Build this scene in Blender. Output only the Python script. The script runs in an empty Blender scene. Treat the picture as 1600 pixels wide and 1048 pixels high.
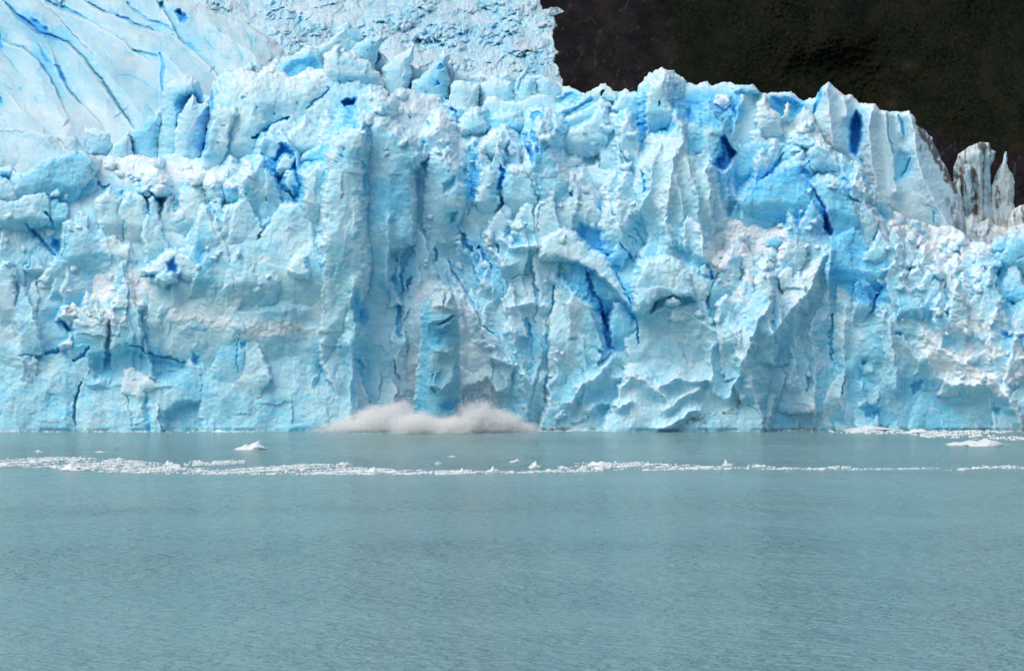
import bpy, bmesh, math, random
import numpy as np
from mathutils import Vector

# ------------------------------------------------------------------ camera, sky, sun, exposure
SC = bpy.context.scene
COL = SC.collection
CAM_H, F, CU, CV = 16.0, 3608.0, 800.0, 524.0      # eye height (m), focal length in photo pixels, centre

cam_d = bpy.data.cameras.new('camera')
cam_d.sensor_width = 36.0
cam_d.lens = 36.0 * F / 1600.0
cam_d.clip_start, cam_d.clip_end = 1.0, 9000.0
cam = bpy.data.objects.new('camera', cam_d)
COL.objects.link(cam)
cam.location = (0, 0, CAM_H)
cam.rotation_euler = (math.radians(90), 0, 0)
SC.camera = cam

SUN_ELEV, SUN_ROT = math.radians(59), math.radians(238)
world = bpy.data.worlds.new('World')
SC.world = world
world.use_nodes = True
wn = world.node_tree
sky = wn.nodes.new('ShaderNodeTexSky')
sky.sky_type = 'NISHITA'
sky.sun_disc = False
sky.sun_elevation, sky.sun_rotation = SUN_ELEV, SUN_ROT
sky.air_density, sky.dust_density, sky.ozone_density = 1.0, 6.0, 1.0
wn.nodes['Background'].inputs['Strength'].default_value = 0.15
wn.links.new(sky.outputs[0], wn.nodes['Background'].inputs['Color'])

sun_d = bpy.data.lights.new('sun', 'SUN')
sun_d.energy, sun_d.angle, sun_d.color = 1.25, math.radians(60), (1.0, 0.975, 0.95)
sun = bpy.data.objects.new('sun', sun_d)
COL.objects.link(sun)
# direction towards the sun (compass: rotation measured from +Y, clockwise)
sd = Vector((math.sin(SUN_ROT) * math.cos(SUN_ELEV), math.cos(SUN_ROT) * math.cos(SUN_ELEV), math.sin(SUN_ELEV)))
sun.rotation_euler = sd.to_track_quat('Z', 'Y').to_euler()

SC.view_settings.view_transform = 'Standard'
SC.view_settings.look = 'None'
SC.view_settings.exposure = -0.22
SC.view_settings.gamma = 1.0
SC.cycles.max_bounces = 14
SC.cycles.diffuse_bounces = 4
SC.cycles.glossy_bounces = 2
SC.cycles.transmission_bounces = 2
SC.cycles.volume_bounces = 14
SC.cycles.volume_step_rate = 0.35
SC.cycles.use_denoising = True
SC.cycles.caustics_reflective = False

# ------------------------------------------------------------------ noise in numpy
def _hash(x, y, seed):
    with np.errstate(over='ignore'):
        h = x.astype(np.uint32) * np.uint32(374761393) + y.astype(np.uint32) * np.uint32(668265263) + np.uint32((seed * 2246822519) & 0xffffffff)
        h ^= h >> np.uint32(13); h *= np.uint32(1274126177); h ^= h >> np.uint32(16)
        h *= np.uint32(2246822519); h ^= h >> np.uint32(13)
    return h

def _r(h): return (h & np.uint32(0xffff)).astype(np.float32) / 65535.0

def perlin(x, y, seed=0):
    xf, yf = np.floor(x), np.floor(y)
    xi, yi = xf.astype(np.int32), yf.astype(np.int32)
    fx, fy = (x - xf).astype(np.float32), (y - yf).astype(np.float32)
    u = fx * fx * fx * (fx * (fx * 6 - 15) + 10); v = fy * fy * fy * (fy * (fy * 6 - 15) + 10)
    def g(dx, dy):
        a = _r(_hash(xi + dx, yi + dy, seed)) * (2 * np.pi)
        return np.cos(a) * (fx - dx) + np.sin(a) * (fy - dy)
    a = g(0, 0) * (1 - u) + g(1, 0) * u
    b = g(0, 1) * (1 - u) + g(1, 1) * u
    return (a * (1 - v) + b * v) * 1.5

def fbm(x, y, oct=4, seed=0, gain=0.5, ridged=False):
    t = 0; a = 1.0
    for i in range(oct):
        n = perlin(x, y, seed + i * 17)
        if ridged: n = 1 - 2 * np.abs(n)
        t = t + a * n
        x, y, a = x * 2.03 + 5.1, y * 2.03 - 3.7, a * gain
    return t

def facet(x, y, seed=0, tilt=1.0, curve=0.8, hvar=0.5, concave=False):
    """field of broken facets: the lower envelope of one tilted, curved plane per cell"""
    xf, yf = np.floor(x), np.floor(y)
    xi, yi = xf.astype(np.int32), yf.astype(np.int32)
    best = None
    for dx in (-1, 0, 1):
        for dy in (-1, 0, 1):
            h = _hash(xi + dx, yi + dy, seed); h2 = _hash(xi + dx, yi + dy, seed + 101)
            cx = xf + dx + 0.15 + 0.7 * _r(h); cy = yf + dy + 0.15 + 0.7 * _r(h >> np.uint32(16))
            gx = (_r(h2) - 0.5) * 2 * tilt; gy = (_r(h2 >> np.uint32(16)) - 0.5) * 2 * tilt
            h0 = (_r(_hash(xi + dx, yi + dy, seed + 202)) - 0.5) * hvar
            px, py = x - cx, y - cy
            r2 = px * px + py * py
            f = h0 + gx * px + gy * py + curve * r2
            best = f if best is None else np.minimum(best, f)
    best = best - 0.3 * curve
    return -best if concave else best

def sstep(a, b, x):
    t = np.clip((x - a) / (b - a), 0, 1)
    return t * t * (3 - 2 * t)

def seg_dist(U, V, a, b):
    ax, ay = a; bx, by = b
    dx, dy = bx - ax, by - ay
    L = dx * dx + dy * dy + 1e-9
    t = np.clip(((U - ax) * dx + (V - ay) * dy) / L, 0, 1)
    return np.hypot(U - ax - t * dx, V - ay - t * dy), t

def poly_sd(U, V, P):
    """signed distance to a polygon, positive inside"""
    d = np.full(U.shape, 1e9, np.float32); ins = np.zeros(U.shape, bool)
    n = len(P)
    for i in range(n):
        a, b = P[i], P[(i + 1) % n]
        d = np.minimum(d, seg_dist(U, V, a, b)[0])
        if a[1] != b[1]:
            c = ((a[1] > V) != (b[1] > V)) & (U < (b[0] - a[0]) * (V - a[1]) / (b[1] - a[1]) + a[0])
            ins ^= c
    return np.where(ins, d, -d)

def catmull(xs, ctrl):
    xs = np.asarray(xs, np.float64); c = np.asarray(ctrl, np.float64); n = len(c)
    W = np.zeros((len(xs), n))
    for i, x in enumerate(xs):
        x = min(max(x, c[0]), c[-1] - 1e-6)
        k = int(np.searchsorted(c, x, 'right') - 1); t = (x - c[k]) / (c[k + 1] - c[k])
        w = [(-t + 2*t*t - t**3) / 2, (2 - 5*t*t + 3*t**3) / 2, (t + 4*t*t - 3*t**3) / 2, (-t*t + t**3) / 2]
        for j, ww in enumerate(w): W[i, min(max(k - 1 + j, 0), n - 1)] += ww
    return W

# ------------------------------------------------------------------ a sheet of ice: relief measured from the eye's side
class Sheet:
    def __init__(s, u0, u1, v0, v1, step=1.0, warp=1.0, seed=1, mpp=0.108):
        s.u = np.arange(u0, u1 + 1e-6, step, dtype=np.float32); s.v = np.arange(v0, v1 + 1e-6, step, dtype=np.float32)
        s.U, s.V = np.meshgrid(s.u, s.v)
        s.step, s.k = step, mpp
        U, V = s.U, s.V
        s.Uw = U + warp * (4.5 * perlin(U / 46, V / 46, seed) + 3.0 * perlin(U / 17, V / 17, seed + 1) + 1.9 * perlin(U / 7, V / 7, seed + 2) + 0.9 * perlin(U / 3.3, V / 3.3, seed + 7))
        s.Vw = V + warp * (4.5 * perlin(U / 46, V / 46, seed + 3) + 3.0 * perlin(U / 17, V / 17, seed + 4) + 1.9 * perlin(U / 7, V / 7, seed + 5) + 0.9 * perlin(U / 3.3, V / 3.3, seed + 8))
        sh = U.shape
        s.D = np.zeros(sh, np.float32)
        s.blue = np.zeros(sh, np.float32); s.snow = np.zeros(sh, np.float32); s.dirt = np.zeros(sh, np.float32)
        s.rub = np.zeros(sh, np.float32); s.str = np.full(sh, 0.5, np.float32)
        s.mask = np.ones(sh, bool)
        s.base = s.D; s.pk = 1.35
    def ctrl(s, us, vs, G):
        s.D = (catmull(s.v, vs) @ np.array(G, float) @ catmull(s.u, us).T).astype(np.float32)
        s.base = s.D.copy()
    def box(s, P, m):
        x = [p[0] for p in P]; y = [p[1] for p in P]
        j0 = int(max(0, (min(x) - m - s.u[0]) / s.step)); j1 = int(min(len(s.u), (max(x) + m - s.u[0]) / s.step + 1))
        i0 = int(max(0, (min(y) - m - s.v[0]) / s.step)); i1 = int(min(len(s.v), (max(y) + m - s.v[0]) / s.step + 1))
        return slice(i0, max(i0, i1)), slice(j0, max(j0, j1))
    def baseat(s, u, v):
        j = int(np.clip((u - s.u[0]) / s.step, 0, len(s.u) - 1)); i = int(np.clip((v - s.v[0]) / s.step, 0, len(s.v) - 1))
        return float(s.base[i, j])
    def block(s, P, prot=1.5, R=6, lean=0.03, gu=0.0, blue=0.0, snow=None, d=None, fil=None, rub=None, bulge=0.0, fade=None):
        """a slab of ice with this outline standing proud of what is behind it"""
        sl = s.box(P, 30); U, V = s.Uw[sl], s.Vw[sl]
        if U.size == 0: return
        sd = poly_sd(U, V, P)
        uc = sum(p[0] for p in P) / len(P); vb = max(p[1] for p in P)
        prot = prot * s.pk; d0 = (s.baseat(uc, vb) if d is None else d) - prot
        t = np.clip(1 - sd / R, 0, 1)
        fr = (R * s.k * 0.55 if fil is None else fil) * (1 - np.sqrt(np.maximum(0, 1 - t * t)))
        if fade is None: fade = vb < 676 and (vb - min(p[1] for p in P)) > 14 and lean < 0.0501 + 1
        if fade:
            h = vb - min(p[1] for p in P)
            d0 = d0 + (prot + 0.3) * (1 - sstep(0.0, 0.5, (vb - V) / h))
        f = d0 + lean * (vb - V) + gu * (U - uc) + fr + np.maximum(-sd, 0) * s.k * 5
        if bulge: f = f - bulge * (1 - np.exp(-np.maximum(sd, 0) / (R * 2.5)))
        D = s.D[sl]; w = f < D
        D[w] = f[w]
        ww = w & (sd > -1.0)
        s.blue[sl][ww] = blue
        if snow is not None: s.snow[sl][ww] = snow
        else: s.snow[sl][ww] *= 0.3
        if rub is not None: s.rub[sl][ww] = rub
        else: s.rub[sl][ww] *= 0.35
    def crev(s, L, w=4, depth=2.5, blue=0.8, taper=True):
        """a crevasse or crack along a line, open by w pixels"""
        sl = s.box(L, w * 4 + 14); U, V = s.Uw[sl], s.Vw[sl]
        if U.size == 0: return
        depth = min(depth, w * s.k * (0.8 if w < 5 else 1.35) + 0.1); blue = blue * min(1.0, max(0.4, w / 8.0))
        best = np.full(U.shape, 1e9, np.float32); tt = np.zeros(U.shape, np.float32)
        n = len(L) - 1
        for i in range(n):
            d, t = seg_dist(U, V, L[i], L[i + 1])
            m = d < best
            best = np.where(m, d, best); tt = np.where(m, (i + t) / n, tt)
        ww = w / 2 * ((0.35 + 0.65 * np.maximum(np.sin(np.pi * np.clip(tt, 0, 1)), 0) ** 0.6) if taper else 1.0) + 0.01
        x = best / ww
        p = np.clip(1.15 - x, 0, 1); p = p * p * (3 - 2 * p)
        s.D[sl] += depth * p + 0.45 * depth * np.exp(-(best / (w * 1.7 + 2)) ** 2)
        s.blue[sl] += 0.30 * blue * np.exp(-(best / (w * 1.5 + 3)) ** 2)
        s.blue[sl] = np.maximum(s.blue[sl], blue * np.clip(1.5 - x, 0, 1) ** 0.7)
        s.snow[sl] *= 1 - p
        s.rub[sl] *= 1 - 0.8 * p
    def cave(s, P, depth=4, blue=0.8, soft=5, lean=0.0):
        sl = s.box(P, soft + 24); U, V = s.Uw[sl], s.Vw[sl]
        if U.size == 0: return
        sd = poly_sd(U, V, P)
        p = sstep(-soft * 0.5, soft, sd); depth = depth * 0.7
        s.D[sl] += (depth + lean * (V - P[0][1])) * p
        s.blue[sl] += 0.28 * blue * np.exp(-(np.minimum(sd, 0) / 9.0) ** 2)
        s.blue[sl] = s.blue[sl] * (1 - p) + blue * p
        s.snow[sl] *= 1 - p; s.rub[sl] *= 1 - 0.7 * p
    def ridge(s, L, w=14, h=1.0, snow=0.0, under=0.0):
        sl = s.box(L, w * 2.4 + 14); U, V = s.Uw[sl], s.Vw[sl]
        if U.size == 0: return
        best = np.full(U.shape, 1e9, np.float32)
        for i in range(len(L) - 1):
            best = np.minimum(best, seg_dist(U, V, L[i], L[i + 1])[0])
        q = np.clip(1 - best / (w * 2.3), 0, 1); p = np.clip(1 - best / w, 0, 1)
        s.D[sl] -= h * (1.9 * q * q * np.sqrt(q + 0.02) if h > 0 else p * p)
        if snow: s.snow[sl] = np.maximum(s.snow[sl], snow * p)
    def paint(s, P, soft=20, **kw):
        sl = s.box(P, soft); U, V = s.Uw[sl], s.Vw[sl]
        if U.size == 0: return
        p = sstep(-soft / 2, soft / 2, poly_sd(U, V, P))
        for k, val in kw.items():
            a = getattr(s, k)[sl]; a += (val - a) * p
    def shards(s, zones, seed):
        """leaning broken slabs with peaked tops, the nearer ones lower down"""
        rnd = random.Random(seed); L = []
        for (u0, u1, v0, v1), n, (w0, w1) in zones:
            for _ in range(n):
                w = rnd.uniform(w0, w1); L.append((rnd.uniform(v0, v1), rnd.uniform(u0, u1), w, w * rnd.uniform(1.6, 4.2)))
        for v, u, w, h in sorted(L):
            t = rnd.uniform(-.3, .3) * w; sk = rnd.uniform(-.5, .5) * h * .5
            q = [(u - w * .5 + sk, v + h), (u - w * rnd.uniform(.35, .55), v + h * rnd.uniform(.3, .55)), (u - w * rnd.uniform(.12, .3) + t, v + h * rnd.uniform(.05, .2)), (u + t, v), (u + w * rnd.uniform(.12, .3) + t, v + h * rnd.uniform(.03, .2)), (u + w * rnd.uniform(.4, .6), v + h * rnd.uniform(.3, .6)), (u + w * .5 + sk, v + h)]
            s.block(q, rnd.uniform(.5, 1.0) * (.5 + w / 35), w * rnd.uniform(.06, .2), rnd.uniform(.02, .06), gu=rnd.uniform(-.045, .045), blue=rnd.choice([0.02, .04, .06, .12, .2]), snow=rnd.choice([.1, .2, .4]), rub=0.1)
    def pits(s, L, blue=0.8, depth=1.0):
        for (u, v, r) in L: s.crev([(u - r * .3, v), (u + r * .3, v + r * .3)], w=r * 1.15, depth=depth * .6, blue=blue * .8, taper=False)
    def outline(s, P, R=10, fil=3.0, cut=None):
        """cut the sheet to a silhouette and roll its rim away"""
        sd = poly_sd(s.Uw, s.Vw, P)
        t = np.clip(1 - sd / R, 0, 1)
        s.D += fil * (1 - np.sqrt(np.maximum(0, 1 - t * t)))
        s.mask &= sd > 0
        if cut:
            for c in cut: s.mask &= poly_sd(s.Uw, s.Vw, c) < 0
        s.sd = sd
    def texture(s, seed=5, amp=1.0, rub_amp=1.0, big=0.0, med=0.6, aniso=1.0, rot=None):
        """fractures, lumps, melt cups and bedding, all as relief"""
        U, V, k = s.Uw, s.Vw, s.k * amp
        if rot is not None:      # grain of the ice runs slantwise
            U, V = s.Uw * math.cos(rot) - s.Vw * math.sin(rot), s.Uw * math.sin(rot) + s.Vw * math.cos(rot)
        T = 0
        sel = sstep(-0.35, 0.35, perlin(U / 90, V / 90, seed + 50))
        if med:
            T = T + med * k * 11.0 * (facet(U / 50, V / 105 * aniso, seed, 1.0, 0.62, 0.6) * sel + facet(U / 46, V / 90 * aniso, seed + 1, 1.1, 0.65, 0.6, True) * (1 - sel))
            T = T + med * k * 6.0 * (facet(U / 21 + 3, V / 34, seed + 2, 1.1, 0.65, 0.6) * (1 - sel) + facet(U / 19, V / 30, seed + 3, 1.2, 0.7, 0.6, True) * sel)
        q = sstep(-0.1, 0.5, perlin(U / 60, V / 45, seed + 51))
        T = T + k * 1.5 * facet(U / 8.5, V / 13, seed + 4, 0.9, 0.9, 0.5, True) * (0.12 + 0.88 * q)
        T = T + k * 0.6 * facet(U / 4.2, V / 4.0, seed + 5, 0.9, 0.9, 0.5, True) * q
        # bedding: fine parallel lines that dip gently
        ang = 0.25 * perlin(U / 260, V / 260, seed + 60) + 0.08
        c = V * np.cos(ang) - U * np.sin(ang)
        al = U * np.cos(ang) + V * np.sin(ang)
        b = perlin(al / 45, c / 2.6, seed + 61) + 0.6 * perlin(al / 90, c / 5.5, seed + 62)
        T = T + k * 0.24 * b * s.str
        T = T + k * 0.45 * fbm(U / 8, V / 14, 3, seed + 9, 0.55)
        # rubble
        r = s.rub * rub_amp
        if r.max() > 0.02:
            T = T + k * r * (4.5 * facet(U / 15, V / 12, seed + 20, 0.8, 1.2, 1.0) + 2.6 * facet(U / 6.8, V / 5.6, seed + 21, 0.8, 1.3, 1.2) + 1.3 * facet(U / 3.6, V / 3.1, seed + 22, 0.8, 1.3, 1.4))
        if big:
            T = T + big * k * 20 * facet(U / 120, V / 160, seed + 30, 0.8, 0.8, 0.5)
        s.D += T
    def pos(s, D):
        return np.stack([(s.U - CU) / F * D, D, CAM_H - (s.V - CV) / F * D], -1)
    def build(s, name, mat, D0, skirt=12.0, back=None, parent=None, colour=None):
        """D0: metres from the eye to the sheet's zero relief. Rim is carried back so that the body has depth."""
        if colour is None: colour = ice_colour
        m = s.mask
        H, W = m.shape
        D = s.D + D0
        P = s.pos(D)
        idx = -np.ones((H, W), np.int64); idx[m] = np.arange(m.sum())
        q = m[:-1, :-1] & m[1:, :-1] & m[:-1, 1:] & m[1:, 1:]
        a, b, c, d = idx[:-1, :-1][q], idx[1:, :-1][q], idx[1:, 1:][q], idx[:-1, 1:][q]
        faces = np.stack([a, b, c, d], 1)
        verts = P[m]
        N = len(verts)
        if back is not None:
            Pb = s.pos(np.maximum(D + 0.3, back + D0))
            verts = np.concatenate([verts, Pb[m]]); fb = faces[:, ::-1] + N
        else:
            Pb = s.pos(D + skirt); fb = None
        # rim edges: edges used by exactly one face
        e = np.concatenate([faces[:, [0, 1]], faces[:, [1, 2]], faces[:, [2, 3]], faces[:, [3, 0]]])
        key = np.sort(e, 1); kk = key[:, 0] * N + key[:, 1]
        un, inv, cnt = np.unique(kk, return_inverse=True, return_counts=True)
        rim = e[cnt[inv] == 1]
        if back is None:
            rv = np.unique(rim); mp = -np.ones(N, np.int64); mp[rv] = np.arange(len(rv)) + N
            verts = np.concatenate([verts, Pb[m][rv]])
            sk = np.stack([rim[:, 1], rim[:, 0], mp[rim[:, 0]], mp[rim[:, 1]]], 1)
            allf = np.concatenate([faces, sk])
            src = np.concatenate([np.arange(N), rv])
        else:
            sk = np.stack([rim[:, 1], rim[:, 0], rim[:, 0] + N, rim[:, 1] + N], 1)
            allf = np.concatenate([faces, fb, sk])
            src = np.concatenate([np.arange(N), np.arange(N)])
        # drop loose verts
        used = np.zeros(len(verts), bool); used[allf.ravel()] = True
        mp = np.cumsum(used) - 1
        ob = mesh_obj(name, verts[used], mp[allf], mat, parent)
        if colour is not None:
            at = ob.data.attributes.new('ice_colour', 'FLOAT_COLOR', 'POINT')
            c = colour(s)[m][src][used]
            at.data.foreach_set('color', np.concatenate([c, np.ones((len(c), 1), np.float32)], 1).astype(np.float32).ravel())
        return ob

def mesh_obj(name, verts, quads, mat, parent=None):
    me = bpy.data.meshes.new(name)
    verts = np.asarray(verts, np.float32); quads = np.asarray(quads, np.int32)
    me.vertices.add(len(verts)); me.vertices.foreach_set('co', verts.ravel())
    n = quads.shape[1]
    me.loops.add(quads.size); me.loops.foreach_set('vertex_index', quads.ravel())
    me.polygons.add(len(quads)); me.polygons.foreach_set('loop_start', np.arange(0, quads.size, n, dtype=np.int32))
    me.update(calc_edges=True)
    me.polygons.foreach_set('use_smooth', np.ones(len(quads), bool))
    me.validate()
    me.materials.append(mat)
    ob = bpy.data.objects.new(name, me); COL.objects.link(ob)
    if parent: ob.parent = parent
    return ob

def tag(o, label=None, cat=None, group=None, kind=None):
    if label: o['label'] = label
    if cat: o['category'] = cat
    if group: o['group'] = group
    if kind: o['kind'] = kind
    return o

def empty(name, loc=(0, 0, 0)):
    o = bpy.data.objects.new(name, None); COL.objects.link(o); o.location = loc
    return o

# ------------------------------------------------------------------ materials
def new_mat(name):
    m = bpy.data.materials.new(name); m.use_nodes = True
    nt = m.node_tree
    for n in list(nt.nodes):
        if n.type != 'OUTPUT_MATERIAL' and n.type != 'BSDF_PRINCIPLED': nt.nodes.remove(n)
    return m, nt, nt.nodes['Principled BSDF'], nt.nodes['Material Output']

class NB:
    def __init__(s, nt): s.nt = nt
    def n(s, t, **kw):
        x = s.nt.nodes.new(t)
        for k, v in kw.items(): setattr(x, k, v)
        return x
    def l(s, a, b): s.nt.links.new(a, b)
    def math(s, op, a, b=None, clamp=False):
        x = s.n('ShaderNodeMath', operation=op, use_clamp=clamp)
        for i, v in enumerate((a, b)):
            if v is None: continue
            if isinstance(v, (int, float)): x.inputs[i].default_value = v
            else: s.l(v, x.inputs[i])
        return x.outputs[0]
    def noise(s, vec, scale, detail=4, rough=0.55, dist=0.0, out=0):
        x = s.n('ShaderNodeTexNoise'); x.inputs['Scale'].default_value = scale; x.inputs['Detail'].default_value = detail
        x.inputs['Roughness'].default_value = rough; x.inputs['Distortion'].default_value = dist
        if vec is not None: s.l(vec, x.inputs['Vector'])
        return x.outputs[out]
    def mapping(s, vec, scale=(1, 1, 1), rot=(0, 0, 0)):
        x = s.n('ShaderNodeMapping'); x.inputs['Scale'].default_value = scale; x.inputs['Rotation'].default_value = rot
        s.l(vec, x.inputs['Vector']); return x.outputs[0]
    def mix(s, f, a, b):
        x = s.n('ShaderNodeMix', data_type='RGBA')
        if isinstance(f, (int, float)): x.inputs[0].default_value = f
        else: s.l(f, x.inputs[0])
        for i, v in ((6, a), (7, b)):
            if isinstance(v, tuple): x.inputs[i].default_value = (*v, 1)
            else: s.l(v, x.inputs[i])
        return x.outputs[2]
    def ramp(s, f, stops, interp='LINEAR'):
        x = s.n('ShaderNodeValToRGB'); x.color_ramp.interpolation = interp
        el = x.color_ramp.elements
        while len(el) < len(stops): el.new(0.5)
        for e, (p, c) in zip(el, stops):
            e.position = p; e.color = (*c, 1) if isinstance(c, tuple) else (c, c, c, 1)
        s.l(f, x.inputs[0]); return x.outputs[0]
    def rng(s, f, a, b, c=0.0, d=1.0):
        x = s.n('ShaderNodeMapRange'); s.l(f, x.inputs[0])
        for i, v in enumerate((a, b, c, d)): x.inputs[i + 1].default_value = v
        return x.outputs[0]
    def attr(s, name): return s.n('ShaderNodeAttribute', attribute_name=name).outputs['Fac']

STOPS = [0.0, 0.22, 0.5, 0.78, 1.0]
ICE = np.array([(0.80, 0.885, 0.915), (0.52, 0.785, 0.872), (0.22, 0.665, 0.865), (0.08, 0.56, 0.89), (0.03, 0.42, 0.88)])
TINT = 0.265
def blur(a, r):
    for ax in (0, 1):
        n = a.shape[ax]
        pad = [(0, 0), (0, 0)]; pad[ax] = (r + 1, r)
        c = np.cumsum(np.pad(a.astype(np.float64), pad, mode='edge'), axis=ax)
        lo = np.take(c, range(0, n), axis=ax); hi = np.take(c, range(2 * r + 1, n + 2 * r + 1), axis=ax)
        a = (hi - lo) / (2 * r + 1)
    return a

def ice_colour(s):
    """what the ice itself is made of: bubbly white, denser blue, crushed snow, grit"""
    U, V = s.Uw, s.Vw
    big = fbm(U / 85, V / 75, 3, 70) ; mid = fbm(U / 22, V / 18, 4, 71, 0.6); fine = fbm(U / 3.6, V / 3.2, 3, 72, 0.7)
    c = V - 0.16 * U; al = U + 0.16 * V
    band = perlin(al / 40, c / 3.4, 73) + 0.7 * perlin(al / 22, c / 1.7, 74) + 0.6 * perlin(al / 120, c / 9, 75)
    # by curvature of the relief: convex rims go whiter, hollows a little bluer
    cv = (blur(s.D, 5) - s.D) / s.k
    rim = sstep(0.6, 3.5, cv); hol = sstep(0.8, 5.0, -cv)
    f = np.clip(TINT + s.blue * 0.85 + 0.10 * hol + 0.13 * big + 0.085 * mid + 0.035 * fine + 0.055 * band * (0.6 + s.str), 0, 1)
    f = f * (1 + 0.25 * s.blue * band)
    col = np.stack([np.interp(f, STOPS, ICE[:, i]) for i in range(3)], -1)
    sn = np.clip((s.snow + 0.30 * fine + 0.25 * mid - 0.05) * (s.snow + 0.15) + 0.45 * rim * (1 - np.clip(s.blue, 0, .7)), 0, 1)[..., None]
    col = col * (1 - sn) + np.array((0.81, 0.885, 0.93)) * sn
    streak = fbm(U / 6, V / 20, 4, 76, 0.6) + 0.5 * fbm(U / 9, V / 9, 3, 77)
    d = np.clip(s.dirt * sstep(-0.35, 0.75, streak + 0.25 * s.dirt), 0, 0.95)
    speck = sstep(0.55, 0.95, perlin(U / 2.3, V / 2.3, 78) + 0.4 * perlin(U / 20, V / 20, 79)) * np.clip(s.rub, 0, 1) * 0.28
    d = np.maximum(d, speck)[..., None]
    return (col * (1 - d) + np.array((0.10, 0.086, 0.072)) * d) * getattr(s, 'tone', 1.0)

def ice_material(name):
    m, nt, bs, out = new_mat(name); b = NB(nt)
    pos = b.n('ShaderNodeNewGeometry').outputs['Position']
    col = b.n('ShaderNodeAttribute', attribute_name='ice_colour').outputs['Color']
    g = b.noise(pos, 4.0, 1, 0.5)
    b.l(b.mix(b.rng(g, 0.35, 0.7, 0.0, 0.10), col, (0.84, 0.90, 0.93)), bs.inputs['Base Color'])
    bs.inputs['Roughness'].default_value = 0.48
    bs.inputs['Specular IOR Level'].default_value = 0.35
    bs.inputs['IOR'].default_value = 1.31
    bs.inputs['Subsurface Weight'].default_value = 0.75
    bs.inputs['Subsurface Radius'].default_value = (0.12, 0.45, 0.9)
    bs.inputs['Subsurface Scale'].default_value = 0.75
    return m

def white_colour(s): return None
M_ICE = ice_material('glacier_ice')
M_FAR = M_ICE

# ------------------------------------------------------------------ water
def make_water():
    me = bpy.data.meshes.new('water')
    bm = bmesh.new()
    # denser towards the eye so that the low swell is real relief
    vs = [bm.verts.new(p) for p in ((-3000, -600, 0), (3000, -600, 0), (3000, 4200, 0), (-3000, 4200, 0))]
    bm.faces.new(vs); bm.to_mesh(me); bm.free()
    ob = bpy.data.objects.new('water', me); COL.objects.link(ob)
    m, nt, bs, out = new_mat('lake_water'); b = NB(nt)
    pos = b.n('ShaderNodeNewGeometry').outputs['Position']
    n1 = b.noise(b.mapping(pos, (0.7, 1.0, 1)), 1.15, 3, 0.6, 0.15)
    n2 = b.noise(b.mapping(pos, (0.6, 1.0, 1), (0, 0, 0.3)), 2.6, 2, 0.6)
    n3 = b.noise(b.mapping(pos, (0.7, 1.0, 1), (0, 0, -0.2)), 0.16, 2, 0.5)
    wind = b.noise(b.mapping(pos, (0.35, 1.0, 1)), 0.022, 3, 0.6)
    h = b.math('ADD', b.math('ADD', b.math('MULTIPLY', n1, 0.62), b.math('MULTIPLY', n2, 0.2)), b.math('MULTIPLY', n3, 1.2))
    bp = b.n('ShaderNodeBump'); bp.inputs['Distance'].default_value = 3.2
    b.l(b.rng(wind, 0.35, 0.65, 0.45, 1.0), bp.inputs['Strength'])
    b.l(h, bp.inputs['Height']); b.l(bp.outputs[0], bs.inputs['Normal'])
    silt = b.noise(b.mapping(pos, (0.3, 1.0, 1)), 0.03, 4, 0.6)
    b.l(b.mix(b.rng(silt, 0.3, 0.7), (0.17, 0.335, 0.36), (0.21, 0.38, 0.395)), bs.inputs['Base Color'])
    bs.inputs['Roughness'].default_value = 0.16; bs.inputs['Specular IOR Level'].default_value = 0.24
    bs.inputs['IOR'].default_value = 1.333
    me.materials.append(m)
    tag(ob, kind='structure')
make_water()

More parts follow.
